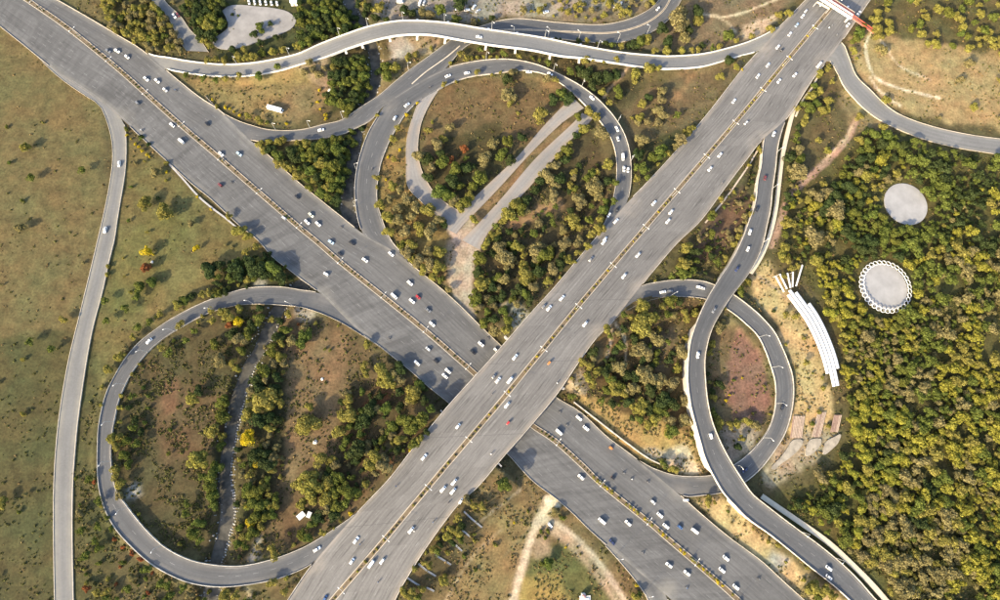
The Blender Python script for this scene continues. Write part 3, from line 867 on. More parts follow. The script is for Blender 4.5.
for key in MAIN:
    r = ROADS[key]; name, label, mat, ph, pw, pm = RINFO[key]
    bm_ = bridge_mask(key)
    depth = np.full(r.n, .9)
    if key == 'over': depth[:] = 1.4
    if key == 'curving':
        depth = np.where(bm_, 1.5, np.maximum(.9, r.zc + .6))
    if key == 'flyover':
        depth = np.where(bm_, 1.3, np.minimum(np.maximum(.9, r.zc + .5), 9))
    n = r.n; COLS = 17
    V = []; E = []; UVu = []
    for i in range(n):
        w = r.hw[i] * 2
        for c in range(COLS):
            t = c / (COLS - 1)
            V.append(r.WL[i] * (1 - t) + r.WR[i] * t); E.append(min(t, 1 - t) * w); UVu.append((t * r.lanes, r.dist[i]))
    F = []; FM = []
    for i in range(n - 1):
        for c in range(COLS - 1):
            a = i * COLS + c
            F.append((a, a + COLS, a + COLS + 1, a + 1)); FM.append(0)
    vp = np.array(V); vpx = PX(vp[:, 0], vp[:, 1], vp[:, 2])
    E = list(np.minimum(np.array(E), np.min([np.hypot(vpx[:, 0] - a, vpx[:, 1] - b5) * .24 for a, b5 in GORES], 0)))
    base = len(V)
    for i in range(n):
        for P in (r.WL[i], r.WR[i]):
            V.append(P); E.append(0); UVu.append((0, 0))
            V.append(P - np.array([0, 0, depth[i]])); E.append(0); UVu.append((0, 0))
    for i in range(n - 1):
        a = base + i * 4; b4 = a + 4
        F += [(a, a + 1, b4 + 1, b4), (a + 2, b4 + 2, b4 + 3, a + 3), (a + 1, a + 3, b4 + 3, b4 + 1)]; FM += [1, 1, 1]
    me = bpy.data.meshes.new(name)
    me.from_pydata([tuple(v) for v in V], [], F)
    me.materials.append(M[mat]); me.materials.append(M['concrete' if key == 'curving' else ('concrete_white' if key == 'flyover' else 'concrete_grey')])
    me.polygons.foreach_set('material_index', FM)
    uvl = me.uv_layers.new(name='UVMap')
    li = np.zeros(len(me.loops), np.int32); me.loops.foreach_get('vertex_index', li)
    uvl.data.foreach_set('uv', np.array(UVu, np.float32)[li].ravel())
    ea = me.attributes.new('edge', 'FLOAT', 'POINT'); ea.data.foreach_set('value', np.array(E, np.float32))
    me.update()
    ro = link(name, me); tag(ro, label, kind='structure')
    ROADOBJ[key] = ro
    # parapets or kerbs, where no other road joins
    if ph > 0:
        for side, Ew, Epx, Opx in (('l', r.WL, r.L, r.R), ('r', r.WR, r.R, r.L)):
            Oth = r.WR if side == 'l' else r.WL
            ok = []
            for i in range(n):
                o = (Epx[i] - Opx[i]); o = o / max(np.hypot(*o), 1e-6)
                k1 = inside_other(key, *(Epx[i] + o * 2.2), Ew[i, 2])
                k2 = inside_other(key, *(Epx[i] - o * 1.6), Ew[i, 2])
                skip = k1 is not None or (k2 is not None and MAIN.index(k2) < MAIN.index(key))
                ok.append(not skip)
            i = 0
            while i < n:
                if not ok[i]: i += 1; continue
                j = i
                while j + 1 < n and ok[j + 1]: j += 1
                if j - i >= 2:
                    mb = MB()
                    for q in range(i, j + 1):
                        o = (Ew[q] - Oth[q]); o[2] = 0; o = o / np.hypot(*o[:2])
                        p0 = Ew[q] + o * .012; p1 = Ew[q] + o * pw
                        zb = -.35 if ph > .3 else -.3
                        mb.v += [(p0[0], p0[1], p0[2] + zb), (p0[0], p0[1], p0[2] + ph), (p1[0], p1[1], p1[2] + ph), (p1[0], p1[1], p1[2] + zb - (.5 if ph > .8 else .2))]
                    for q in range(j - i):
                        a = q * 4
                        for k in range(4):
                            mb.f.append((a + k, a + 4 + k, a + 4 + (k + 1) % 4, a + (k + 1) % 4)); mb.m.append(0)
                    e = (j - i) * 4
                    mb.f += [(0, 1, 2, 3), (e + 3, e + 2, e + 1, e)]; mb.m += [0, 0]
                    mb.build('parapet' if ph > .5 else 'kerb', pm, ro)
                i = j + 1


def station(key, px, py):
    """nearest station of a road to a picture position"""
    r = ROADS[key]
    j = int(np.argmin((r.C[:, 0] - px) ** 2 + (r.C[:, 1] - py) ** 2))
    a, b2 = r.WC[max(j - 1, 0)], r.WC[min(j + 1, r.n - 1)]
    d = Vector((b2[0] - a[0], b2[1] - a[1], 0)).normalized()
    return r, j, d


def top_road(px, py):
    best = None
    for k in MAIN:
        r = ROADS[k]
        if in_road(k, px, py):
            z = float(r.zf(np.array([px]), np.array([py]))[0])
            if best is None or z > best[1] + (.6 if k != 'curving' else 0): best = (k, z)
    return best


# lane markings: worn dashes and edge lines, one joined part for each road
def lane_lines(key, lanes, skip_mid=False, i0=2, i1=-2, inset=1.0):
    r = ROADS[key]; mb = MB()
    s_all = np.arange(r.dist[max(i0, 0)], r.dist[i1], 1.0)

    def at(s, t):
        a = np.array([np.interp(s, r.dist, r.WL[:, k]) for k in range(3)]); b2 = np.array([np.interp(s, r.dist, r.WR[:, k]) for k in range(3)])
        w = np.hypot(*(a - b2)[:2]); u = (inset + (w - 2 * inset) * t) / w
        return a * (1 - u) + b2 * u, (b2 - a) / w
    for l in range(lanes + 1):
        t = l / lanes
        if skip_mid and abs(t - .5) < .01: continue
        solid = l in (0, lanes)
        s = r.dist[max(i0, 0)] + (l % 2) * 1.5
        while s < r.dist[i1] - 4:
            ln = 6.0 if solid else 3.0
            p0, x0 = at(s, t); p1, x1 = at(s + ln, t)
            e = s + ln
            if not (random.random() < .4):
                h = .075
                mb.quad(p0 - x0 * h + [0, 0, .012], p1 - x1 * h + [0, 0, .012], p1 + x1 * h + [0, 0, .012], p0 + x0 * h + [0, 0, .012])
            s += 6.0 if solid else 9.0
    tag(mb.build('lane_marking', 'marking', ROADOBJ[key]), kind='stuff')


lane_lines('over', 10, True); lane_lines('low', 10, True); lane_lines('flyover', 2); lane_lines('curving', 2); lane_lines('right_loop', 2)
lane_lines('left_loop', 2); lane_lines('teardrop', 2); lane_lines('under', 4)


# planted medians
def median(px_list, name, label, width, zfun, mat_top, keyobj, hgt=.35):
    q = catmull(px_list, 120); z = zfun(q[:, 0], q[:, 1])
    w = np.c_[G(q[:, 0], q[:, 1], z), z]
    mb = MB(); n = len(w)
    hw = width / 2; kw = .35
    prof = [(-hw, .0, 0), (-hw, hgt, 0), (-hw + kw, hgt, 0), (-hw + kw + .01, hgt - .12, 1), (hw - kw - .01, hgt - .12, 1), (hw - kw, hgt, 0), (hw, hgt, 0), (hw, .0, 0)]
    for i in range(n):
        d = w[min(i + 1, n - 1)] - w[max(i - 1, 0)]; nn = np.array([-d[1], d[0]]) / np.hypot(*d[:2])
        for o, h, _ in prof:
            mb.v.append((w[i, 0] + nn[0] * o, w[i, 1] + nn[1] * o, w[i, 2] + h))
    k = len(prof)
    for i in range(n - 1):
        for j in range(k - 1):
            mb.f.append((i*k + j, i*k + j + 1, (i+1)*k + j + 1, (i+1)*k + j)); mb.m.append(1 if j == 3 else 0)
    mb.f.append(tuple(range(k))); mb.m.append(0); mb.f.append(tuple((n-1)*k + j for j in reversed(range(k)))); mb.m.append(0)
    o = mb.build(name, ['kerb', mat_top]); tag(o, label, kind='structure')
    return w


MED_A = [(252, 695), (292, 646), (334, 598), (384, 540), (434, 480), (500, 402), (536, 358), (580, 304), (638, 236), (700, 164), (740, 117), (790, 57), (832, 7), (870, -38), (920, -98)]
MED_H1 = [(-120, -84), (-20, -30), (30, 2), (66, 27), (100, 54), (118, 69), (136, 85), (176, 121), (210, 150), (240, 176), (270, 202), (300, 228), (316, 241), (340, 262), (380, 294), (410, 318), (440, 343), (458, 359), (474, 373), (505, 402), (530, 424), (554, 440), (584, 467), (597, 480), (620, 499), (650, 523), (674, 544), (700, 566), (736, 598), (780, 640), (830, 690)]
wA = median(MED_A, 'median_strip', 'narrow planted median down the overpass expressway', 2.9, z_over, 'soil', 'over')
wH = median(MED_H1, 'median_strip', 'planted median with pale kerbs down the lower expressway', 3.0, z_low, 'soil', 'low')
median([(464, 43), (490, 32), (520, 30), (570, 32), (610, 33), (640, 26), (662, 12), (674, -8)], 'traffic_divider', 'low divider between the carriageways of the link road', 1.2, lambda x, y: np.zeros_like(x) + .44, 'soil', 'under', .25)
median([(412, 84), (426, 72), (447, 57), (460, 46)], 'traffic_divider', 'thin divider on the link road below the flyover', .7, lambda x, y: np.zeros_like(x) + .46, 'soil', 'under', .2)

# expansion joints of the overpass
ro = ROADS['over']
for (px, py) in ((482, 440), (540, 372), (412, 532), (590, 308)):
    r, j, d = station('over', px, py)
    a = Vector(r.WL[j]); b2 = Vector(r.WR[j]); t = d * .09
    mb = MB(); u = Vector((0, 0, .011))
    mb.quad(a - t + u, a + t + u, b2 + t + u, b2 - t + u)
    mb.build('expansion_joint', 'joint', ROADOBJ['over'])
# abutments and median piers of the overpass bridge
rl, jl, dl = station('low', 502, 403)
nl = Vector((-dl.y, dl.x, 0)); rA, jA, dA = station('over', 502, 403)
cen = Vector(rl.WC[jl]); hwA = rA.hw[jA] + .3
sk = dA
for side in (-1, 0, 1):
    off = (rl.hw[jl] + .9) * side
    # wall line runs along the lower expressway, under the whole width of the deck
    half = .8 * hwA / max(abs(dl.cross(dA).z), .3)
    c = cen + nl * off
    k = (Vector(rA.WC[jA]) - c); along = k.dot(dl)
    ax = dA.cross(Vector((0, 0, 1)))
    # centre where the line meets the overpass axis
    den = dl.dot(ax); s = (Vector(rA.WC[jA]) - c).dot(ax) / den
    c = c + dl * s
    if side:
        mb = MB(); a = c - dl * half; b2 = c + dl * half
        mb.bar((a.x, a.y, 3.2), (b2.x, b2.y, 3.2), .8, 6.6)
        mb.build('abutment', 'concrete_grey', ROADOBJ['over'])
    else:
        for q in range(7):
            p = c + dl * half * (q - 3) / 3.3
            mb = MB(); mb.tube([(p.x, p.y, .3), (p.x, p.y, 6.7)], .6, 12); mb.build('pier', 'concrete_grey', ROADOBJ['over'])

# flyover piers with hammerheads
for (px, py) in ((343, 43), (357, 39), (386, 31), (416, 29), (446, 30), (486, 37), (518, 41), (550, 47), (582, 53)):
    r, j, d = station('flyover', px, py); c = Vector(r.WC[j]); n_ = Vector((-d.y, d.x, 0)); z = c.z - 1.32
    mb = MB(); g_ = min(tz(c.x, c.y), 0) - .5
    mb.tube([(c.x, c.y, g_), (c.x, c.y, z - 1.0)], .85, 14)
    w = r.hw[j] + .9
    for s in (-1, 1):
        a = c + n_ * s * w; t = d * .7
        i = [c - t, c + t]
        mb.hexa([Vector((c.x - t.x, c.y - t.y, z - 1.5)), Vector((c.x + t.x, c.y + t.y, z - 1.5)), Vector((a.x + t.x, a.y + t.y, z - .7)), Vector((a.x - t.x, a.y - t.y, z - .7)),
                 Vector((c.x - t.x, c.y - t.y, z)), Vector((c.x + t.x, c.y + t.y, z)), Vector((a.x + t.x, a.y + t.y, z)), Vector((a.x - t.x, a.y - t.y, z))])
    mb.build('pier', 'concrete_white', ROADOBJ['flyover'])

# ------------------------------------------------------------------ naming places
ONES = ['', 'first', 'second', 'third', 'fourth', 'fifth', 'sixth', 'seventh', 'eighth', 'ninth', 'tenth', 'eleventh', 'twelfth', 'thirteenth', 'fourteenth', 'fifteenth', 'sixteenth', 'seventeenth', 'eighteenth', 'nineteenth', 'twentieth']


def ordinal(n):
    if n <= 20: return ONES[n]
    t = {2: 'twenty', 3: 'thirty', 4: 'forty', 5: 'fifty'}[n // 10]
    return (t + '-' + ONES[n % 10]) if n % 10 else {20: 'twentieth', 30: 'thirtieth', 40: 'fortieth', 50: 'fiftieth'}[n]


REG = [
    ('in the upper right-hand wood', [(784, 118), (866, 112), (1100, 165), (1100, 300), (830, 300), (795, 262), (784, 220)]),
    ('in the right-hand wood below the hooped plaza', [(870, 300), (1100, 300), (1100, 440), (880, 440)]),
    ('in the right-hand wood near the white canopy', [(795, 262), (830, 300), (870, 300), (880, 440), (850, 440), (842, 340)]),
    ('in the lower right-hand wood', [(850, 440), (1100, 440), (1100, 720), (960, 720), (760, 500), (800, 470)]),
    ('in the teardrop loop above the strips', [(400, 120), (440, 86), (560, 78), (580, 100), (530, 142), (460, 208), (430, 190), (405, 165)]),
    ('in the teardrop loop below the strips', [(586, 122), (618, 150), (612, 210), (500, 348), (468, 318), (480, 240)]),
    ('between teardrop loop and service lane', [(376, 120), (412, 110), (409, 170), (455, 225), (460, 310), (395, 245), (376, 200)]),
    ('in the left loop west of the stream', [(110, 440), (125, 380), (210, 305), (278, 300), (262, 345), (235, 400), (222, 470), (226, 520), (215, 572), (150, 550)]),
    ('in the left loop along the stream', [(278, 300), (300, 306), (292, 400), (286, 480), (270, 520), (240, 570), (215, 572), (226, 520), (222, 470), (235, 400), (262, 345)]),
    ('in the left loop east of the stream', [(300, 306), (400, 355), (455, 405), (300, 555), (240, 570), (270, 520), (290, 440)]),
    ('in the left field beside the side road', [(100, 115), (124, 118), (262, 240), (305, 285), (205, 300), (100, 400), (90, 330)]),
    ('in the left corner beyond the loop', [(-200, 330), (100, 380), (104, 500), (150, 568), (230, 590), (290, 580), (270, 720), (-200, 720)]),
    ('west of the side road', [(-200, -100), (60, 70), (108, 115), (100, 240), (75, 360), (-200, 360)]),
    ('in the triangle above the lower road', [(250, 138), (365, 128), (365, 236), (300, 190)]),
    ('in the upper left field', [(160, 66), (330, 56), (372, 46), (372, 100), (300, 135), (225, 118)]),
    ('in the upper left corner', [(100, -60), (150, -60), (190, 56), (150, 56), (100, 28)]),
    ('around the pale parking lot', [(150, -60), (372, -60), (372, 30), (300, 56), (190, 66)]),
    ('by the link road under the flyover', [(372, 40), (470, 36), (470, 70), (380, 105)]),
    ('above the flyover at the top edge', [(372, -60), (800, -60), (760, 45), (660, 58), (480, 30), (372, 30)]),
    ('between flyover and teardrop loop', [(440, 34), (670, 68), (640, 90), (610, 108), (500, 62), (440, 72)]),
    ('between teardrop loop and overpass', [(600, 100), (760, 50), (630, 210), (625, 150)]),
    ('between overpass and curving ramp', [(640, 288), (765, 135), (765, 190), (722, 282)]),
    ('between curving ramp and exit road', [(785, 130), (828, 58), (872, 120), (845, 145)]),
    ('beyond the upper right exit road', [(840, 45), (870, -60), (1100, -60), (1100, 160), (860, 80)]),
    ('in the right loop left of the ramp', [(556, 396), (640, 300), (712, 295), (690, 345), (690, 400), (715, 478), (660, 474)]),
    ("in the right loop's reddish yard", [(700, 320), (735, 305), (780, 390), (735, 470), (705, 420)]),
    ('on the tan strip beside the right loop', [(735, 285), (790, 262), (850, 400), (830, 450), (755, 490), (800, 400)]),
    ('on the tan strip below the curving ramp', [(680, 490), (722, 492), (870, 620), (800, 620)]),
    ('on the slope below the overpass', [(390, 620), (480, 480), (510, 455), (500, 520), (440, 620)]),
    ('on the dirt ground at the bottom', [(440, 620), (500, 520), (530, 478), (660, 620)]),
]


def region(px, py):
    for nm, poly in REG:
        if pip(poly, np.array([px]), np.array([py]))[0]: return nm
    return 'beside the road'


LABELQ = []      # (object, phrase before, region, px, py, axis word)


def queue(o, phrase, reg, px, py, along='left'):
    LABELQ.append((o, phrase, reg, px, py, along))


def flush_labels():
    d = {}
    for o, ph, rg, px, py, al in LABELQ: d.setdefault((ph, rg, al), []).append((px if al == 'left' else py, o))
    for (ph, rg, al), lst in d.items():
        lst.sort(key=lambda t: t[0])
        n = len(lst)
        for i, (_, o) in enumerate(lst):
            if n == 1: o['label'] = f'{ph} {rg}'
            elif n > 50: o['label'] = f'{ph} {rg}'
            else:
                w = ('leftmost' if al == 'left' else 'topmost') if i == 0 else f'{ordinal(i + 1)} from the ' + ('left' if al == 'left' else 'top')
                o['label'] = f'{ph} {rg}, {w}'


# ------------------------------------------------------------------ trees
ANY = np.zeros((1760, 2500), bool)
for k in MAIN: ANY |= ROADS[k].ras


def on_road(px, py):
    i = int((py + 110) * 2 + .5); j = int((px + 140) * 2 + .5)
    return bool(ANY[i, j]) if 0 <= i < 1760 and 0 <= j < 2500 else False


def crown_arrays(seed, nleaf, lobes, size, flat=.85):
    r = np.random.default_rng(seed)
    cs = r.normal(size=(lobes, 3)); cs /= np.linalg.norm(cs, axis=1)[:, None]
    cs *= (.30 + .48 * r.random((lobes, 1))); cs[:, 2] = cs[:, 2] * .75
    cs[0] = (0, 0, .25)
    rad = .20 + .30 * r.random(lobes); rad[0] = .48
    pick = r.choice(lobes, nleaf, p=rad ** 2 / (rad ** 2).sum())
    d = r.normal(size=(nleaf, 3)); d /= np.linalg.norm(d, axis=1)[:, None]
    d[:, 2] = np.where(d[:, 2] < -.45, -d[:, 2], d[:, 2])
    rr = rad[pick] * (.55 + .5 * r.random(nleaf) ** .5)
    p = cs[pick] + d * rr[:, None]
    p[:, 2] *= flat
    nrm = d + r.normal(size=(nleaf, 3)) * .55; nrm /= np.linalg.norm(nrm, axis=1)[:, None]
    a = np.cross(nrm, r.normal(size=(nleaf, 3))); a /= np.linalg.norm(a, axis=1)[:, None]
    b2 = np.cross(nrm, a)
    s1 = size * (.6 + .8 * r.random(nleaf))[:, None]; s2 = s1 * (.55 + .35 * r.random(nleaf))[:, None]
    V = np.stack([p - a * s1, p - b2 * s2 + nrm * s1 * .15, p + a * s1, p + b2 * s2 + nrm * s1 * .15], 1).reshape(-1, 3)
    F = np.arange(nleaf * 4).reshape(-1, 4)
    return V, F


CROWN = []
for i in range(14):
    V, F = crown_arrays(100 + i, 1700, 8 + (i % 4) * 3, .088)
    CROWN.append(fast_mesh('crown', V, F, 'leaf_y'))
BUSH = []
for i in range(5):
    V, F = crown_arrays(300 + i, 340, 5 + i % 3, .16, .8)
    BUSH.append(fast_mesh('shrub', V, F, 'leaf_y'))
mb = MB()
mb.tube([(0, 0, -.12), (.01, 0, .25), (-.01, .01, .5), (.0, .0, .8)], [.05, .036, .026, .01], 7)
for k in range(4):
    a = k * 1.7 + .4
    mb.tube([(0, 0, .36 + .05 * k), (.10 * math.cos(a), .10 * math.sin(a), .5 + .05 * k), (.2 * math.cos(a), .2 * math.sin(a), .6 + .05 * k)], [.02, .014, .006], 5)
TRUNK = mb.mesh('trunk', 'bark')
CNAME = {'y': 'yellow-green', 'o': 'olive-brown', 'g': 'mid-green', 'l': 'lime-green', 'd': 'dark green', 'b': 'bright yellow', 'r': 'rust-red'}
M_PER_PX = .6


def set_mat(o, key):
    o.material_slots[0].link = 'OBJECT'
    o.material_slots[0].material = M[key]


NTREE = {}
PLANTED = []


SPECS = []
KNAME = {'y': 'yellow_green', 'o': 'olive_brown', 'g': 'green', 'l': 'lime_green', 'd': 'dark_green', 'b': 'yellow', 'r': 'rust'}


def plant(px, py, rpx, ty):
    PLANTED.append((px, py, rpx)); SPECS.append((px, py, rpx, ty))


def grow(px, py, rpx, ty, reg=None, free=False):
    """one tree (or shrub, when small) whose crown shows at the picture position"""
    rm = rpx * M_PER_PX * random.uniform(.95, 1.1)
    small = rpx < 3.3
    h = rm * random.uniform(1.25, 1.6) if small else rm * random.uniform(1.15, 1.45) + 1.6
    cz = h * (.5 if small else .53)
    g0 = tz(*[float(v) for v in G(px, py, 0.0)])
    p = G(px, py, g0 + cz); x, y = float(p[0]), float(p[1])
    gz = tz(x, y)
    b = PX(x, y, gz)
    if (on_road(*b) or on_road(px, py)) and not free:
        done = False
        for dd in (2, 4, 6, 8):
            for a in range(8):
                q = (px + dd * math.cos(a * .785), py + dd * math.sin(a * .785))
                p = G(q[0], q[1], g0 + cz)
                b = PX(float(p[0]), float(p[1]), g0)
                if not on_road(*b) and not on_road(*q): done = True; break
            if done: break
        if not done: return None
        x, y = float(p[0]), float(p[1]); gz = tz(x, y)
        px, py = q
    rg = reg or region(px, py)
    rz = random.uniform(0, 6.28)
    if small:
        o = link(KNAME[ty] + '_shrub', random.choice(BUSH)); set_mat(o, 'leaf_' + ty)
        o.location = (x, y, gz + h * .42); o.rotation_euler = (0, 0, rz); o.scale = (rm * 1.05, rm * random.uniform(.85, 1.1), h * .6)
        o['category'] = 'shrub'; o['group'] = CNAME[ty] + ' shrubs'
        queue(o, f'small {CNAME[ty]} shrub', rg, px, py)
    else:
        o = link(KNAME[ty] + '_tree', None); o.location = (x, y, gz); o.rotation_euler = (0, 0, rz)
        o.empty_display_size = 1.0
        t = link('trunk', TRUNK, o); t.scale = (h * .9, h * .9, h)
        c = link('crown', random.choice(CROWN), o); set_mat(c, 'leaf_' + ty)
        zs = max(h * .5, rm * .62) * 1.04
        c.location = (0, 0, cz); c.scale = (rm * 1.17, rm * random.uniform(1.0, 1.22), zs * 1.06)
        o['category'] = 'tree'; o['group'] = CNAME[ty] + ' trees'
        sz = 'big' if rpx > 8 else ('medium' if rpx > 5 else 'small')
        queue(o, f'{sz} {CNAME[ty]} tree', rg, px, py)
    return o


T = {}
T[(100, 0)] = '430,375,18,g 520,395,20,g 580,400,18,g 630,395,18,y 700,385,20,y 790,380,24,g 890,345,20,g 562,500,12,b 585,530,16,y 625,537,14,b 648,545,12,b 670,558,12,b 700,575,12,b 740,585,22,y 790,590,18,y 770,170,22,d 800,130,22,g 850,120,17,d 660,72,12,d 690,78,10,g 805,155,18,g 540,300,20,y 580,300,20,y 620,300,22,y 690,290,26,y 730,290,22,y 770,290,24,y 810,265,24,g 870,265,26,y 920,255,22,y 990,235,22,y 665,245,20,d 720,250,20,y 800,215,20,d 880,190,18,d 540,180,30,d 500,110,30,g 560,90,34,g 610,110,30,g 540,130,34,y 600,140,26,g 520,200,24,y 550,235,22,y 440,70,26,d 420,40,24,d 480,60,30,d 365,12,16,o 490,30,28,d 560,40,28,g 620,20,24,d'
T[(300, 0)] = '95,450,12,b 88,510,12,b 100,545,10,b 125,575,14,b 130,592,12,b 165,335,18,y 190,340,15,y 40,305,20,o 60,340,22,o 20,350,22,o 90,360,22,o 120,330,18,o 430,340,30,g 480,340,28,y 540,290,24,y 575,270,20,y 440,380,28,g 420,330,22,g 400,360,24,d 655,240,16,y 320,20,20,y 395,40,38,y 340,40,25,d 290,20,25,d 520,55,30,d 560,70,25,d 610,65,28,o 650,70,25,o 700,50,30,g 690,35,14,b 780,100,32,g 800,20,40,d 870,110,18,o 895,105,16,y 960,90,18,d 745,315,16,y 800,265,18,y 830,290,18,y 855,290,16,y 885,285,16,y 920,288,16,y 950,285,15,y 985,285,15,y 900,245,20,g 960,250,20,d 720,420,18,y 770,408,12,y 885,358,18,y 960,352,14,y 985,350,14,y 400,545,22,y 385,575,16,y 520,572,14,b 575,515,12,b 380,90,26,d 320,70,22,d 430,100,20,g'
T[(500, 0)] = '265,180,14,d 295,188,14,d 385,200,18,d 435,205,18,y 485,215,15,y 530,220,20,d 560,225,20,g 605,240,18,y 700,215,40,g 740,195,30,y 670,225,30,d 770,260,20,y 890,100,72,o 920,190,35,o 985,60,35,d 990,110,30,y 830,260,25,y 905,255,25,y 960,250,18,y 990,250,18,y 420,290,26,y 465,290,14,y 510,300,14,y 575,315,18,y 680,360,32,y 740,335,30,y 790,345,22,y 675,410,18,y 430,370,40,d 480,380,40,d 540,375,40,d 590,360,30,d 400,350,25,d 350,365,25,g 460,430,35,d 510,460,25,y 590,450,30,g 600,480,25,g 545,515,20,y 240,315,20,g 95,285,18,y 160,290,15,g 20,270,20,g 200,300,16,g 60,360,28,o 40,480,40,o 50,515,25,y 30,400,32,d 240,390,30,o 275,405,20,y 310,470,40,g 340,490,35,d 270,500,35,d 90,565,14,y 205,570,38,y 440,555,30,y 480,575,25,y 400,580,25,g 810,455,28,o 805,500,30,o 790,550,32,o 820,580,28,o 710,520,24,y 740,490,25,d 700,590,25,y 890,575,20,g 660,590,15,y 840,210,34,d 640,225,24,d 940,150,30,d 810,140,34,d'
T[(700, 0)] = '145,180,32,g 95,230,20,y 0,100,25,y 10,230,20,d 180,205,18,y 350,145,24,y 395,75,24,y 440,68,25,y 255,185,20,y 105,385,28,y 180,340,22,y 150,300,25,d 210,350,12,b 130,300,24,d 60,240,18,g 600,370,24,y 640,340,20,y 660,405,18,y 560,480,32,y 600,460,30,y 640,500,28,y 550,540,30,g 610,550,28,y 640,545,22,y 530,590,22,y 490,540,18,y 575,430,22,g 520,520,20,g 580,515,26,g 765,255,24,y 785,290,16,y 880,100,30,y 890,145,35,y 895,180,30,y 800,165,34,g 780,200,26,g 820,130,24,g 920,250,30,o 920,500,25,y 800,585,24,y 890,240,22,o'
T[(100, 120)] = '135,75,12,b 155,95,8,b 175,120,10,b 192,135,10,b 208,152,12,b 233,172,12,b 248,185,10,b 225,208,12,y 280,265,24,o 332,262,10,b 155,335,14,g 220,420,36,y 325,470,42,y 315,445,26,y 335,215,16,y 485,385,12,b 555,448,10,b 640,478,18,y 700,555,34,y 735,580,28,y 680,550,20,y 455,515,20,o 240,560,14,y 140,505,16,g 205,90,16,g 240,115,16,d 120,45,14,g 215,70,14,d 290,390,16,d 175,215,12,o 800,120,22,y 845,110,24,y 885,100,24,y 915,95,18,y 850,150,30,d 890,180,30,g 920,225,25,y 950,240,25,y 985,275,25,y 960,160,35,d 985,120,20,y 985,200,30,d 820,150,24,y 880,215,24,y 800,10,18,y 835,10,14,y 930,18,12,b 330,300,10,y 440,190,8,g'
T[(300, 120)] = '105,220,32,y 70,310,25,y 130,340,28,y 30,120,28,y 110,130,40,g 180,150,40,g 160,230,40,g 180,400,30,d 20,180,30,g 60,170,35,g 190,300,34,g 150,300,30,g 60,250,34,g 90,285,34,d 130,270,34,g 30,230,26,d 190,350,28,g 140,390,28,g 20,280,20,y 200,220,28,g 270,120,24,g 260,60,22,g 310,40,18,d 490,40,18,y 465,95,22,y 500,148,12,b 440,185,10,b 470,195,18,y 430,300,10,b 460,330,25,y 380,290,20,y 375,340,16,y 400,420,26,y 450,390,25,o 540,400,35,o 580,440,30,o 640,450,35,y 440,490,33,y 490,500,35,o 530,560,40,o 600,540,40,y 650,560,40,o 690,500,35,o 720,520,25,d 440,560,28,y 560,480,30,o 490,440,26,o 500,350,22,o 640,50,20,y 660,10,14,y 600,180,38,o 690,120,38,o 720,100,25,y 660,240,30,o 710,210,35,g 750,200,22,r 700,360,42,g 740,380,35,g 770,400,30,o 830,410,38,g 800,430,30,y 780,250,40,g 830,190,18,g 820,145,22,r 920,195,40,o 960,115,32,o 900,290,40,g 870,330,30,g 915,275,22,y 990,190,20,g 750,40,30,o 640,200,35,d 640,290,30,d 760,310,35,d 840,240,35,d 870,500,24,y 960,580,25,y 990,560,20,y 700,170,24,d 800,330,24,g 850,380,26,y'
T[(500, 120)] = '350,115,20,y 380,80,22,d 410,45,30,y 510,60,38,o 340,160,35,g 290,180,25,y 330,200,30,d 270,230,35,o 230,280,40,o 300,300,35,d 370,260,22,y 350,330,22,y 265,380,35,o 210,240,15,y 180,290,12,y 60,420,40,y 40,470,38,y 100,440,35,g 130,400,35,d 180,350,25,d 395,400,35,o 400,430,25,o 480,340,45,o 490,380,30,o 540,220,30,y 490,260,18,y 365,510,40,y 395,545,20,y 330,490,15,y 500,500,25,y 490,545,30,y 445,590,20,y 520,450,30,g 560,420,20,g 540,300,25,d 570,330,18,g 200,520,25,o 250,470,18,g 20,500,26,y 280,330,26,o 200,310,22,d 430,290,22,g 10,170,38,g 50,200,32,d 40,110,30,g 110,90,30,d 200,5,20,y 710,100,38,o 690,15,20,o 740,10,20,o 790,10,25,o 800,160,40,g 760,190,30,g 830,180,20,y 790,220,16,y 720,250,30,g 675,305,20,y 725,300,18,g 690,180,35,d 900,100,33,o 880,130,22,o 940,60,28,y 960,40,22,y 680,240,26,g'
T[(700, 120)] = '300,150,18,y 245,225,16,y 170,365,14,y 265,390,18,y 255,470,20,y 95,405,18,y 200,550,22,o 195,580,20,y 60,470,22,g 40,500,20,g 60,570,25,g 150,590,20,o 110,560,16,o 180,510,14,o 250,430,14,g 120,440,14,g 680,460,52,o 490,145,35,o 490,260,45,o 580,590,56,o 520,15,25,y 460,250,26,o 590,100,20,y 635,155,24,y 800,100,26,y 915,35,24,y'
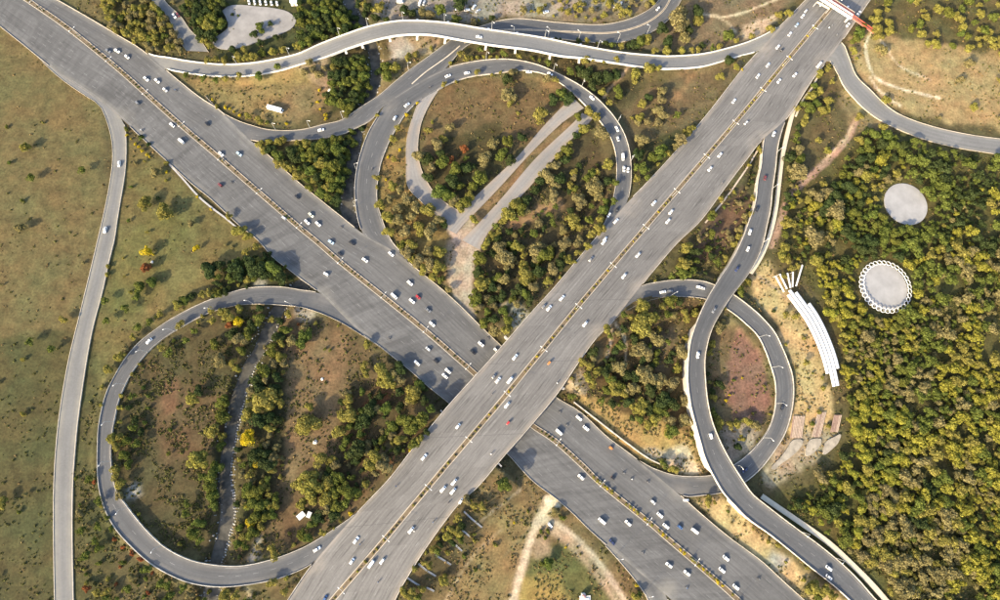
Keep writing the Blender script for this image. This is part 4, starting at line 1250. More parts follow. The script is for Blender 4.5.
T[(100, 240)] = '235,55,26,b 265,72,10,b 230,138,24,r 480,42,18,b 200,235,28,g 260,210,26,g 180,285,20,g 550,150,40,d 600,130,30,d 680,140,40,d 750,120,40,d 800,150,45,d 860,140,40,g 730,55,20,y 780,35,20,y 790,105,22,y 740,200,22,y 630,25,12,o 660,35,12,o 900,180,35,d 700,180,30,d 510,270,18,y 545,262,18,y 580,250,16,y 610,240,16,y 640,235,14,y 690,225,14,y 430,300,24,g 390,325,22,y 300,370,18,y 280,385,16,y 190,435,20,g 165,485,18,y 100,585,24,y 130,540,18,o 460,280,22,d 410,300,20,d 250,410,18,g 400,425,20,y 505,375,14,y 555,355,18,y 610,360,22,y 640,380,30,y 690,405,24,b 650,420,20,r 700,345,22,y 560,405,20,y 470,455,18,g 490,412,14,y 310,535,18,y 370,500,14,g 795,390,32,g 700,490,35,o 740,470,30,g 575,520,25,g 705,550,28,g 600,590,28,o 660,470,30,d 430,500,18,g 340,560,20,g 760,430,26,d 900,580,25,y 860,530,25,g 940,370,20,y 990,420,12,r 930,450,30,g 960,500,30,o 860,570,25,g 890,480,28,d 20,300,20,g 30,400,18,g 40,130,16,y 25,175,14,y 125,340,20,g 150,260,14,y 115,90,10,y 125,180,10,y'
T[(300, 240)] = '30,480,35,g 10,510,30,g 335,520,22,y 80,415,16,y 125,545,12,g 150,550,10,y 190,430,10,y 25,440,22,o 540,60,40,o 560,30,35,y 600,100,35,o 640,60,35,o 650,130,38,o 690,130,35,y 700,60,30,y 620,150,30,y 660,180,22,y 510,30,26,g 560,95,26,y 900,90,38,g 890,160,30,d 910,220,40,y 880,290,38,g 890,330,30,o 990,190,30,g 990,40,35,o 930,20,30,y 920,410,33,g 980,450,30,o 960,300,30,d 940,360,25,g 960,240,30,d 700,200,22,g 740,250,20,o'
T[(500, 240)] = '20,80,45,o 40,110,35,o 20,200,30,o 130,180,45,y 120,130,30,y 80,30,35,y 120,75,20,y 180,60,48,o 220,80,40,g 250,60,30,g 330,20,30,o 340,100,25,y 380,75,18,y 375,110,16,y 440,30,22,y 260,150,30,o 240,205,22,y 300,185,16,y 170,240,25,o 40,400,25,g 35,450,25,y 200,160,35,d 300,120,35,d 100,250,30,d 10,280,30,d 150,300,25,d 60,300,22,g 535,450,24,y 605,385,18,g 640,395,18,y 720,335,38,y 700,415,52,y 700,470,25,y 770,385,25,y 800,340,20,y 750,460,14,b 780,500,40,o 705,550,45,o 740,570,30,o 910,565,45,o 925,360,25,y 935,395,20,y 975,365,22,y 850,310,30,g 890,310,22,d 830,300,18,d 800,450,18,y 930,490,20,y 470,595,18,o 670,560,26,o 930,35,35,y 920,120,40,y 910,160,30,g 850,190,18,g 775,205,14,y 980,60,30,d 960,150,24,g'
T[(700, 240)] = '170,20,20,y 130,90,18,y 110,175,10,y 200,260,28,g 240,210,24,y 125,345,12,y 60,520,22,y 50,560,18,y 90,440,33,o 110,420,25,o 370,355,14,d 430,370,18,y 480,380,18,y 430,525,12,y 520,490,14,y 420,180,18,y 460,140,20,y 490,130,18,y 410,80,30,y 430,40,30,y 440,100,20,y 60,80,22,d 90,110,20,g 40,40,24,g'
T[(100, 360)] = '40,50,26,y 10,140,14,y 5,220,12,y 190,20,12,y 160,68,14,y 100,178,14,y 75,240,14,y 110,240,14,y 95,310,14,y 60,390,22,y 95,385,20,y 80,430,22,y 105,420,14,y 45,540,16,y 80,545,22,y 80,580,18,y 215,140,14,g 205,355,18,d 180,300,18,d 240,240,14,g 460,190,30,y 480,205,18,y 490,160,28,d 610,205,32,g 600,285,34,g 560,355,32,y 610,385,24,y 490,500,42,y 575,545,30,g 555,580,30,g 600,430,25,g 510,580,18,g 600,15,26,o 680,40,22,y 660,10,20,y 820,200,55,y 850,230,35,y 740,270,28,y 730,390,35,b 850,340,25,y 850,375,18,o 900,210,24,y 900,170,18,y 880,150,30,d 830,95,22,o 870,20,25,o 920,20,22,o 820,50,35,g 790,300,38,d 800,150,33,d 780,100,28,d 770,470,36,d 880,440,20,o 830,425,18,o 785,505,22,b 770,550,12,y 870,495,25,o 910,490,14,o 900,405,12,o 930,370,12,o 910,525,14,y 860,555,18,y 900,585,16,y 840,520,35,d 990,340,18,y 995,300,16,y 850,290,28,d 830,470,28,d 880,300,24,d 890,90,26,d 160,180,18,g 140,240,18,d 160,340,20,g 130,400,22,g 180,420,20,g 120,470,22,g 140,520,22,g 220,310,16,g 240,180,14,g 350,350,14,g 340,470,14,g'
T[(300, 360)] = '50,230,26,y 40,310,50,y 20,340,35,y 245,200,30,y 250,270,42,y 210,270,25,y 195,360,32,y 320,30,20,y 330,60,24,y 415,60,40,y 440,110,35,y 400,110,25,y 470,70,30,o 500,100,25,o 575,170,40,y 430,240,28,g 540,310,45,g 600,300,40,g 460,330,35,g 560,350,30,g 500,395,28,y 460,415,16,y 380,490,35,y 350,530,30,y 420,530,40,o 655,245,22,g 100,490,35,y 155,500,22,y 210,435,18,g 235,475,18,g 280,450,42,d 280,500,25,d 600,120,25,g 350,260,38,d 330,300,35,d 590,400,25,y 560,455,10,b 570,420,25,g 40,580,40,y 90,580,25,o 140,580,25,d 190,590,35,g 500,50,35,d 630,360,20,d 400,180,24,d 250,330,22,g'
T[(500, 360)] = '415,10,24,y 450,30,25,y 480,60,25,y 440,90,25,y 460,120,20,y 360,90,12,y 360,180,18,g 600,40,45,o 720,70,45,o 760,100,45,o 800,90,30,o 550,100,30,g 600,130,30,g 570,160,30,y 560,120,30,y 530,150,25,g 620,170,25,y 660,140,35,o 690,240,35,y 720,220,30,y 790,250,38,g 770,300,30,y 740,320,25,y 860,350,38,g 840,370,25,y 850,300,25,o 890,40,22,y 920,300,33,o 930,200,25,o 960,370,15,y 750,150,35,d 820,200,40,d 860,120,38,o 640,210,30,d 560,220,22,d 820,520,20,g 865,545,24,y 810,500,16,o 880,550,18,o 520,60,30,d 680,90,30,d 870,220,30,d 640,80,30,d'
T[(700, 360)] = '45,110,16,y 70,190,22,y 60,260,24,g 90,310,30,y 90,340,22,y 75,125,14,y 60,160,18,d 40,70,16,d 100,120,25,d 130,200,12,b 150,175,10,b 155,325,20,y 185,320,22,y 230,305,24,y 265,268,12,y 270,320,22,o 210,395,18,y 190,430,22,d 290,330,20,o 320,130,12,y 350,270,10,y 210,90,8,b 170,100,12,g 565,65,10,g 530,15,18,y 610,90,14,y 620,140,16,y 600,260,14,y 560,320,16,g 590,260,12,y 640,330,16,y 540,250,12,y 780,230,20,y 720,190,14,o 690,210,12,o'
T[(100, 480)] = '100,20,22,y 95,75,18,o 190,170,12,g 425,168,18,g 495,215,26,g 460,270,28,g 500,300,20,g 395,320,14,y 550,40,32,g 555,75,30,g 565,125,22,g 730,135,14,b 750,215,22,b 715,285,18,y 800,230,20,y 880,125,22,y 850,75,18,y 800,335,18,o 865,340,20,y 880,370,20,y 945,265,12,y 970,325,16,y 985,20,30,y 990,130,15,y 10,130,12,y 25,145,12,o 70,295,12,r 110,335,14,r 160,365,16,r 100,435,10,r 80,520,12,r 240,565,12,r 260,465,10,r 870,505,20,y 930,490,16,y 930,550,18,y 620,575,24,y 680,570,20,y 770,580,14,y 780,60,36,g 760,110,32,g 800,130,34,g 780,180,34,g 740,40,28,g 830,180,28,g 700,240,22,g 690,320,22,g 820,30,24,y 860,170,22,g 760,260,26,g 720,330,18,g 430,120,18,g 40,190,16,g 60,240,16,g 230,490,16,g 300,520,20,g 420,540,18,g 140,540,18,g 350,575,18,g 30,560,18,y'
T[(300, 480)] = '50,40,50,y 60,80,35,y 135,90,48,y 10,120,25,y 225,50,30,g 260,60,35,g 330,20,22,y 280,95,14,y 185,130,33,g 250,165,14,b 200,205,10,y 120,255,18,y 170,240,10,y 10,270,25,g 40,290,22,g 140,20,38,y 90,190,30,d 180,60,30,g 170,170,30,d 60,220,24,g 830,100,24,o 840,105,16,b 870,120,18,y 905,120,20,y 920,160,18,o 790,180,20,y 715,250,15,y 740,280,22,y 760,250,22,y 790,260,22,y 800,290,18,g 690,290,16,y 665,330,18,y 690,345,18,g 630,365,12,y 735,360,16,y 870,300,14,y 870,270,12,g 980,328,14,y 615,415,16,y 645,415,18,y 570,440,16,y 720,500,22,y 610,540,18,y 560,545,20,y 520,560,22,y 550,580,25,y 590,580,18,g 880,450,14,g 820,380,14,g 760,310,18,d 810,230,18,d 700,320,18,d'
T[(500, 480)] = '25,20,33,g 10,8,22,d 280,160,20,o 315,190,16,g 205,255,14,g 240,255,14,g 225,290,14,g 240,415,24,g 210,420,16,g 330,335,8,b 30,105,10,o 70,215,10,b 110,195,8,y 140,155,10,g 680,525,14,b 675,585,22,y 692,582,18,g 300,180,12,d 270,150,14,d'
T[(700, 480)] = '40,105,28,y 75,115,14,y 570,540,38,y 540,560,28,o 620,550,30,y 660,580,25,y 590,590,25,g 160,215,10,o 265,240,10,y 340,310,14,y 395,330,16,y 430,410,10,y 490,385,12,y 140,155,10,g 520,500,14,y 540,440,12,y 165,95,14,y 215,150,12,y'
for (x0, y0), s in T.items():
    for it in s.split():
        a, b2, c, ty = it.split(',')
        plant(x0 + float(a) / 5, y0 + float(b2) / 5, float(c) / 5, ty)


def fill(poly, mind, rlo, rhi, types, nmax=400, tries=6000, box=None):
    """scatter trees through a picture polygon with a least spacing"""
    xs = [p[0] for p in poly]; ys = [p[1] for p in poly]
    out = []
    cand = np.c_[rng.uniform(min(xs), max(xs), tries), rng.uniform(min(ys), max(ys), tries)]
    ok = pip(poly, cand[:, 0], cand[:, 1]); cand = cand[ok]
    taken = [(a, b2, r) for a, b2, r in PLANTED if min(xs) - 20 < a < max(xs) + 20 and min(ys) - 20 < b2 < max(ys) + 20]
    tx = np.array([t[:2] for t in taken]).reshape(-1, 2); tr = np.array([t[2] for t in taken])
    for x, y in cand:
        if on_road(x, y): continue
        r = rlo + (rhi - rlo) * random.random() ** (1.0 if mind < 90 else (.7 if float(vnoise(np.array([x + 50.]), np.array([y + 50.]), 30, 55)[0]) > .5 else 2.6))
        if len(tx) and (np.hypot(tx[:, 0] - x, tx[:, 1] - y) < (mind * .5 + tr * .45 if mind < 90 else (r + tr) * .60)).any(): continue
        out.append((x, y, r, types(x, y) if callable(types) else random.choice(types)))
        tx = np.r_[tx, [[x, y]]]; tr = np.r_[tr, r]
        if len(out) >= nmax: break
    return out


FOREST = [(800, 112), (796, 130), (790, 150), (786, 190), (786, 215), (794, 206), (816, 186), (838, 165), (858, 142), (868, 128), (900, 138), (960, 152), (1060, 168), (1060, 680), (960, 670), (892, 606), (866, 576), (846, 556), (822, 538), (796, 516), (776, 500), (800, 492), (815, 478), (838, 470), (846, 448), (856, 436), (852, 412), (846, 388), (846, 364), (838, 330), (824, 306), (812, 290), (806, 270), (790, 262), (782, 245), (784, 225), (800, 212), (800, 180)]


def ftype(x, y):
    v = float(fbm(np.array([x + 50.]), np.array([y + 50.]), 46, 77)[0]) * 1.5 - .25 + random.uniform(-.13, .13)
    if y < 260: return 'g' if v > .60 else ('d' if v > .40 else random.choice('ylog'))
    if y < 450: return random.choice('lly') if v > .48 else (random.choice('llg') if v > .34 else random.choice('oogg'))
    return random.choice('ooy') if v > .58 else (random.choice('llyg') if v > .38 else random.choice('gdgl'))


PLAZAS = [(884, 287, 31), (906, 204, 25)]
fo = fill(FOREST, 99, 2.1, 7.6, ftype, 3000, 20000)
FPATH = catmull([(762, 496), (775, 505), (797, 520), (828, 542), (851, 563), (871, 583), (886, 600), (912, 630)], 60)
fo = [t for t in fo if float(fbm(np.array([t[0] + 50.]), np.array([t[1] + 50.]), 20, 91)[0]) > .30 + .05 * (t[2] < 4) and (np.hypot(FPATH[:, 0] - t[0], FPATH[:, 1] - t[1]) > t[2] + 4.5).all() and all(math.hypot(t[0] - a, t[1] - b2) > c for a, b2, c in PLAZAS) and not pip([(795, 262), (812, 262), (848, 385), (830, 392)], np.array([t[0]]), np.array([t[1]]))[0]]
fo.sort(key=lambda t: -t[2] + (30 if t[0] > 905 or t[1] > 602 else 0))
for t in fo[:300]: plant(*t)
rest = fo[300:]
for poly, mind, lo, hi, ty, nm in (
        ([(100, -10), (152, -10), (166, 18), (184, 52), (150, 50), (118, 33), (100, 18)], 6.0, 3.0, 5.6, 'yyyygoo', 70),
        ([(186, 0), (225, 0), (222, 10), (215, 40), (206, 50), (190, 25)], 7, 3.5, 6, 'ddg', 20),
        ([(298, 0), (345, 0), (350, 12), (362, 28), (330, 38), (300, 48)], 6.0, 3.8, 6.4, 'gggd', 45),
        ([(330, 62), (366, 52), (370, 92), (345, 116), (326, 102), (330, 78)], 6.2, 3.8, 6.2, 'ggd', 35),
        ([(300, 142), (350, 138), (346, 175), (338, 206), (300, 182)], 6.5, 3.6, 5.8, 'ggd', 25),
        ([(516, 8), (560, 0), (650, -8), (654, 6), (640, 11), (620, 19), (580, 22), (550, 17), (520, 15)], 6, 2.8, 5.0, 'yyyo', 40),
        ([(872, -10), (1040, -10), (1040, 62), (905, 40), (884, 34), (870, 14)], 7, 3.4, 6.5, 'yyg', 70),
        ([(-40, 40), (50, 80), (95, 110), (98, 220), (70, 350), (50, 440), (48, 620), (-40, 620)], 26, 1.8, 5.5, 'yggo', 26),
        ([(76, 470), (96, 480), (104, 516), (150, 568), (215, 592), (285, 584), (270, 620), (80, 620)], 7.0, 1.8, 4.0, 'gggyor', 60),
        ([(930, 60), (1040, 70), (1040, 130), (940, 118)], 14, 3, 6, 'yo', 10),
        ([(238, 300), (284, 312), (284, 420), (276, 510), (244, 560), (232, 556), (234, 500), (236, 440), (246, 390), (262, 350)], 7.0, 2.4, 4.6, 'dgyo', 40),
        ([(575, 372), (600, 340), (640, 312), (690, 310), (684, 420), (640, 425), (600, 405)], 7.0, 2.4, 5.0, 'dgo', 40),
        ([(480, 240), (520, 200), (600, 150), (610, 200), (585, 245), (500, 330), (474, 306)], 7.0, 2.4, 5.0, 'dgo', 60),
        ([(690, 250), (730, 200), (755, 170), (752, 210), (738, 240), (718, 274), (690, 276), (660, 278)], 7, 1.8, 4.2, 'dgo', 30),
        ([(340, 390), (430, 385), (440, 405), (400, 455), (350, 505), (310, 520), (300, 490), (340, 460)], 8, 2.4, 4.8, 'dgo', 40),
        ([(220, 265), (275, 250), (292, 280), (240, 290), (214, 296)], 6, 2.6, 4.4, 'dg', 25)):
    for t in fill(poly, mind, lo, hi, ty, nm): plant(*t)
CAP = 300
groups_ = {}
for t in SPECS: groups_.setdefault((t[3], t[2] < 3.3), []).append(t)
for k, lst in groups_.items():
    lst.sort(key=lambda t: -t[2])
    for t in lst[:CAP]: grow(*t)
    rest += lst[CAP:]
    print('trees', k, len(lst))

# the wood's remaining crowns, one mass
VV, FF, off = [], [], 0
lowc = [crown_arrays(500 + i, 520, 9, .125) for i in range(9)]
by = {}
for (px, py, r, ty) in rest: by.setdefault(ty, []).append((px, py, r))
for ty, lst in by.items():
    VV, FF, off = [], [], 0
    for (px, py, r) in lst:
        rm = r * M_PER_PX * 1.2; h = rm * 1.4 + 1.5
        p = G(px, py, h * .6); V, F = random.choice(lowc)
        a = random.uniform(0, 6.28); R_ = np.array([[math.cos(a), -math.sin(a), 0], [math.sin(a), math.cos(a), 0], [0, 0, 1]])
        V2 = (V @ R_.T) * np.array([rm, rm, h * .42]) + np.array([p[0], p[1], tz(float(p[0]), float(p[1])) + h * .58])
        VV.append(V2); FF.append(F + off); off += len(V)
    o = link('woodland', fast_mesh('woodland', np.concatenate(VV), np.concatenate(FF), 'leaf_' + ty))
    tag(o, f'mass of {CNAME[ty]} tree crowns filling the wood on the right', 'woodland', kind='stuff')


# undergrowth: too many tufts to count
def scrub(name, label, mat, spots, blades=9):
    n = len(spots); s = np.array(spots)
    pos = s[:, :3]; rad = s[:, 3]
    k = blades
    d = rng.normal(size=(n, k, 3)); d[..., 2] = np.abs(d[..., 2]) * .8 + .1
    d /= np.linalg.norm(d, axis=2)[..., None]
    c = pos[:, None] + d * rad[:, None, None] * (.3 + .7 * rng.random((n, k, 1)))
    a = np.cross(d, rng.normal(size=(n, k, 3))); a /= np.linalg.norm(a, axis=2)[..., None]
    b2 = np.cross(d, a); sz = (rad[:, None] * (.3 + .35 * rng.random((n, k))))[..., None]
    V = np.stack([c - a * sz, c - b2 * sz * .8, c + a * sz, c + b2 * sz * .8], 2).reshape(-1, 3)
    tag(link(name, fast_mesh(name, V, np.arange(n * k * 4).reshape(-1, 4), mat)), label, 'undergrowth', kind='stuff')


def spots(polys, n, rlo, rhi, clump=.5):
    out = []
    for poly, dens in polys:
        xs = [p[0] for p in poly]; ys = [p[1] for p in poly]
        m_ = int(n * dens)
        c = np.c_[rng.uniform(min(xs), max(xs), m_), rng.uniform(min(ys), max(ys), m_)]
        c = c[pip(poly, c[:, 0], c[:, 1])]
        nz = fbm(c[:, 0] + 60, c[:, 1] + 60, 14, 61)
        c = c[nz > clump]
        ri = np.clip(((c[:, 1] + 110) * 2 + .5).astype(int), 0, 1759); rj = np.clip(((c[:, 0] + 140) * 2 + .5).astype(int), 0, 2499)
        bad = ANY[ri, rj] | (pip(FIELD, c[:, 0], c[:, 1]) & (rng.random(len(c)) < .8))
        for (tx_, ty_), tw in zip(TRKP[::2], TRKW[::2]): bad |= np.hypot(c[:, 0] - tx_, c[:, 1] - ty_) < tw
        for a, b2, c2 in PLAZAS: bad |= np.hypot(c[:, 0] - a, c[:, 1] - b2) < c2 - 5
        c = c[~bad]
        w = G(c[:, 0], c[:, 1], 0.0)
        for (x, y), (px, py) in zip(w, c):
            z = tz(x, y); b = PX(x, y, z)
            if on_road(*b) or z < -1.9: continue
            out.append((x, y, z, rlo + (rhi - rlo) * random.random() ** 2))
    return out


FIELD = [(-60, -20), (100, 100), (262, 240), (300, 285), (200, 300), (120, 365), (85, 420), (70, 640), (-60, 640)]
ALL = [(-40, -20), (1040, -20), (1040, 640), (-40, 640)]
LC = [(112, 440), (125, 380), (210, 312), (278, 308), (262, 345), (235, 400), (222, 470), (226, 520), (215, 562), (150, 545)]
scrub('green_scrub', 'low green scrub scattered over the grass', 'scrub_green', spots([(ALL, 1.0), (LC, .22), (REG[11][1], .5), (FOREST, .6), (REG[5][1], .08), (REG[24][1], .06), (REG[21][1], .1), (REG[9][1], .08)], 34000, .3, 1.05, .47), 10)
scrub('dry_scrub', 'dry straw-coloured scrub and weeds', 'scrub_dry', spots([(ALL, 1.0), (REG[26][1], .06), (REG[27][1], .05), (REG[5][1], .08), (REG[24][1], .12), (REG[6][1], .06), (REG[28][1], .05), (REG[29][1], .05)], 22000, .3, 1.0, .5), 8)

# stones along the stream
VV, FF, off = [], [], 0
for k in range(1500):
    i = random.randrange(4, 250)
    t = can_w[i + 1] - can_w[i - 1]; nn = np.array([-t[1], t[0]]) / np.hypot(*t)
    px, py = can_px[i]
    right = 1 if (py > 360 and py < 560 and random.random() < .75) else random.choice((-1, 1))
    if py < 360 and random.random() < .5: continue
    o_ = (3.0 + abs(random.gauss(0, 1.6))) * right * (1 if nn[0] > 0 else -1)
    x, y = can_w[i] + nn * o_
    b = PX(x, y, -1)
    if on_road(*b): continue
    s = .15 + .45 * random.random() ** 2
    z = max(tz(x, y), -2.5)
    for a in range(6):
        pass
    c8 = np.array([(-1, -1, -.6), (1, -1, -.6), (1, 1, -.6), (-1, 1, -.6), (-.6, -.6, .7), (.6, -.6, .7), (.6, .6, .7), (-.6, .6, .7)]) * s * (1 + rng.normal(size=(8, 3)) * .2) + np.array([x, y, z])
    VV.append(c8); FF.append(np.array([(3, 2, 1, 0), (4, 5, 6, 7), (0, 1, 5, 4), (1, 2, 6, 5), (2, 3, 7, 6), (3, 0, 4, 7)]) + off); off += 8
tag(link('stream_stones', fast_mesh('stream_stones', np.concatenate(VV), np.concatenate(FF), 'rock')), 'pale stones littered along the stream banks', 'stones', kind='stuff')

# shrubs in the medians
def along(w, step, jit=.4):
    d = np.r_[0, np.cumsum(np.hypot(*np.diff(w[:, :2], axis=0).T))]
    s = np.arange(2, d[-1], step) + rng.uniform(-jit, jit, len(np.arange(2, d[-1], step)))
    return np.stack([np.interp(s, d, w[:, k]) for k in range(3)], -1)


nA = 0
for p in along(wA, 2.9):
    q = PX(*p)
    if not (-10 < q[0] < 1010 and -10 < q[1] < 610) or random.random() < .2: continue
    o = link('median_shrub', random.choice(BUSH)); set_mat(o, random.choice(['leaf_y', 'leaf_b', 'leaf_o', 'leaf_o', 'leaf_y', 'leaf_l']))
    s = random.uniform(.45, 1.3)
    o.location = (p[0], p[1], p[2] + .35 + s * .3); o.scale = (s, s, s * .8); o.rotation_euler = (0, 0, random.uniform(0, 6.28))
    tag(o, 'small clipped shrub in the median of the overpass expressway', 'shrub', 'shrubs along the overpass median')
for p in along(wH, 2.6):
    q = PX(*p)
    if not (-10 < q[0] < 1010 and -10 < q[1] < 610): continue
    if 470 < q[0] < 535: continue
    lower = q[0] > 590
    if (lower and random.random() < .2) or (not lower and random.random() < .2): continue
    o = link('median_shrub', random.choice(BUSH)); set_mat(o, random.choice(['leaf_y', 'leaf_b', 'leaf_y']) if lower else random.choice(['leaf_g', 'leaf_o', 'leaf_d']))
    s = random.uniform(1.0, 1.7) if lower else random.uniform(.5, 1.0)
    o.location = (p[0], p[1], p[2] + .3 + s * .35); o.scale = (s, s, s * .85); o.rotation_euler = (0, 0, random.uniform(0, 6.28))
    tag(o, 'yellow-green shrub in the lower expressway median, lower right of the overpass' if lower else 'low dark shrub in the lower expressway median, upper left of the overpass', 'shrub', 'shrubs along the lower median')

# ------------------------------------------------------------------ vehicles
def loft(mb, st, m=0):
    """closed body from cross sections (x, halfwidth bottom, halfwidth top, z0, z1)"""
    i0 = len(mb.v)
    for x, wb, wt, z0, z1 in st:
        zc = z0 + (z1 - z0) * .62
        for y, z in ((-wb * .94, z0), (-wb, z0 + .12), (-wb, zc), (-wt, z1), (wt, z1), (wb, zc), (wb, z0 + .12), (wb * .94, z0)):
            mb.v.append((x, y, z))
    n = len(st)
    for k in range(n - 1):
        for j in range(8):
            mb.f.append((i0 + k*8 + j, i0 + k*8 + (j+1) % 8, i0 + (k+1)*8 + (j+1) % 8, i0 + (k+1)*8 + j)); mb.m.append(m)
    mb.f.append(tuple(i0 + j for j in range(7, -1, -1))); mb.m.append(m)
    mb.f.append(tuple(i0 + (n-1)*8 + j for j in range(8))); mb.m.append(m)


def frustum(mb, x0b, x1b, x0t, x1t, wb, wt, z0, z1, m=0):
    mb.hexa([(x0b, -wb, z0), (x1b, -wb, z0), (x1b, wb, z0), (x0b, wb, z0), (x0t, -wt, z1), (x1t, -wt, z1), (x1t, wt, z1), (x0t, wt, z1)], m)


def wheel_mesh(rad, w):
    mb = MB(); mb.tube([(0, -w / 2, 0), (0, w / 2, 0)], rad, 14)
    return mb.mesh('wheel', 'rubber')


VEH = {}


def vehicle_kind(kind, L, W, Hh, rad, wb, parts):
    VEH[kind] = dict(L=L, W=W, H=Hh, rad=rad, wb=wb, parts=parts, wheel=wheel_mesh(rad, .22))


def car_parts():
    body = MB(); loft(body, [(-2.1, .72, .66, .32, .78), (-1.95, .82, .76, .26, .92), (-1.3, .85, .78, .24, .96), (.6, .85, .78, .24, .94), (1.5, .83, .74, .25, .84), (1.95, .78, .68, .28, .74), (2.1, .66, .58, .34, .66)])
    gl = MB(); frustum(gl, -1.72, .92, -1.12, .30, .76, .60, .90, 1.40)
    rf = MB(); frustum(rf, -1.16, .34, -1.0, .22, .605, .55, 1.395, 1.47)
    return [('body', body, None), ('windows', gl, 'glass_dark'), ('roof', rf, None)], 4.2


P_, _ = car_parts()
def lights(xf, xr, y, z):
    a = MB(); a.box(xf - .12, xf + .02, -.15, .15, z - .08, z + .08)
    b2 = MB(); b2.box(xr - .02, xr + .1, -.14, .14, z - .06, z + .12)
    return a, b2


vehicle_kind('sedan', 4.2, 1.7, 1.47, .31, 1.3, P_)
body = MB(); loft(body, [(-1.72, .70, .66, .32, .90), (-1.6, .76, .72, .26, .98), (-.9, .78, .74, .24, .98), (.6, .78, .72, .24, .94), (1.35, .76, .68, .25, .84), (1.72, .66, .56, .32, .68)])
gl = MB(); frustum(gl, -1.62, .95, -1.38, .42, .70, .58, .94, 1.42)
rf = MB(); frustum(rf, -1.42, .46, -1.3, .34, .585, .53, 1.415, 1.49)
vehicle_kind('hatchback', 3.45, 1.55, 1.49, .29, 1.1, [('body', body, None), ('windows', gl, 'glass_dark'), ('roof', rf, None)])
body = MB(); loft(body, [(-2.45, .80, .76, .34, 1.12), (-2.35, .86, .84, .28, 1.2), (0, .88, .85, .26, 1.2), (1.7, .87, .82, .26, 1.15), (2.3, .82, .76, .28, 1.0), (2.45, .74, .68, .34, .9)])
gl = MB(); frustum(gl, -2.36, 2.05, -2.25, 1.62, .82, .74, 1.17, 1.80)
rf = MB(); frustum(rf, -2.3, 1.68, -2.2, 1.5, .75, .68, 1.795, 1.95)
vehicle_kind('van', 4.9, 1.76, 1.95, .33, 1.45, [('body', body, None), ('windows', gl, 'glass_dark'), ('roof', rf, None)])
body = MB(); loft(body, [(-1.25, .58, .52, .35, .95), (-1.1, .66, .62, .3, 1.05), (.3, .66, .6, .3, 1.0), (.95, .5, .42, .32, .95), (1.25, .3, .24, .38, .8)])
gl = MB(); frustum(gl, -1.0, .8, -.95, .55, .60, .55, 1.0, 1.5)
rf = MB(); frustum(rf, -1.15, .66, -1.05, .55, .62, .55, 1.495, 1.68)
vehicle_kind('rickshaw', 2.6, 1.3, 1.68, .22, .8, [('body', body, None), ('windows', gl, 'glass_dark'), ('roof', rf, None)])
body = MB(); loft(body, [(-5.4, 1.18, 1.15, .5, 1.5), (-5.3, 1.25, 1.24, .4, 1.55), (5.0, 1.25, 1.24, .4, 1.55), (5.4, 1.15, 1.1, .5, 1.45)])
gl = MB(); frustum(gl, -5.28, 5.25, -5.2, 4.95, 1.22, 1.14, 1.53, 2.7)
rf = MB(); frustum(rf, -5.3, 5.05, -5.15, 4.85, 1.2, 1.05, 2.695, 3.0); rf.box(-3.6, -2.2, -.7, .7, 2.98, 3.18); rf.box(1.4, 2.4, -.5, .5, 2.98, 3.1)
vehicle_kind('bus', 10.8, 2.5, 3.0, .48, 3.2, [('body', body, None), ('windows', gl, 'glass_dark'), ('roof', rf, None)])
for kd, v in VEH.items():
    v['meshes'] = [(nm, mbx.mesh(nm, mt or 'paint_white'), mt) for nm, mbx, mt in v['parts']]
    z = .62 if kd != 'bus' else .9
    fr, bk = lights(v['L'] / 2 - .08, -v['L'] / 2 + .03, 0, z)
    v['head'] = fr.mesh('headlight', 'lampglass'); v['tailm'] = bk.mesh('tail_light', 'tail')


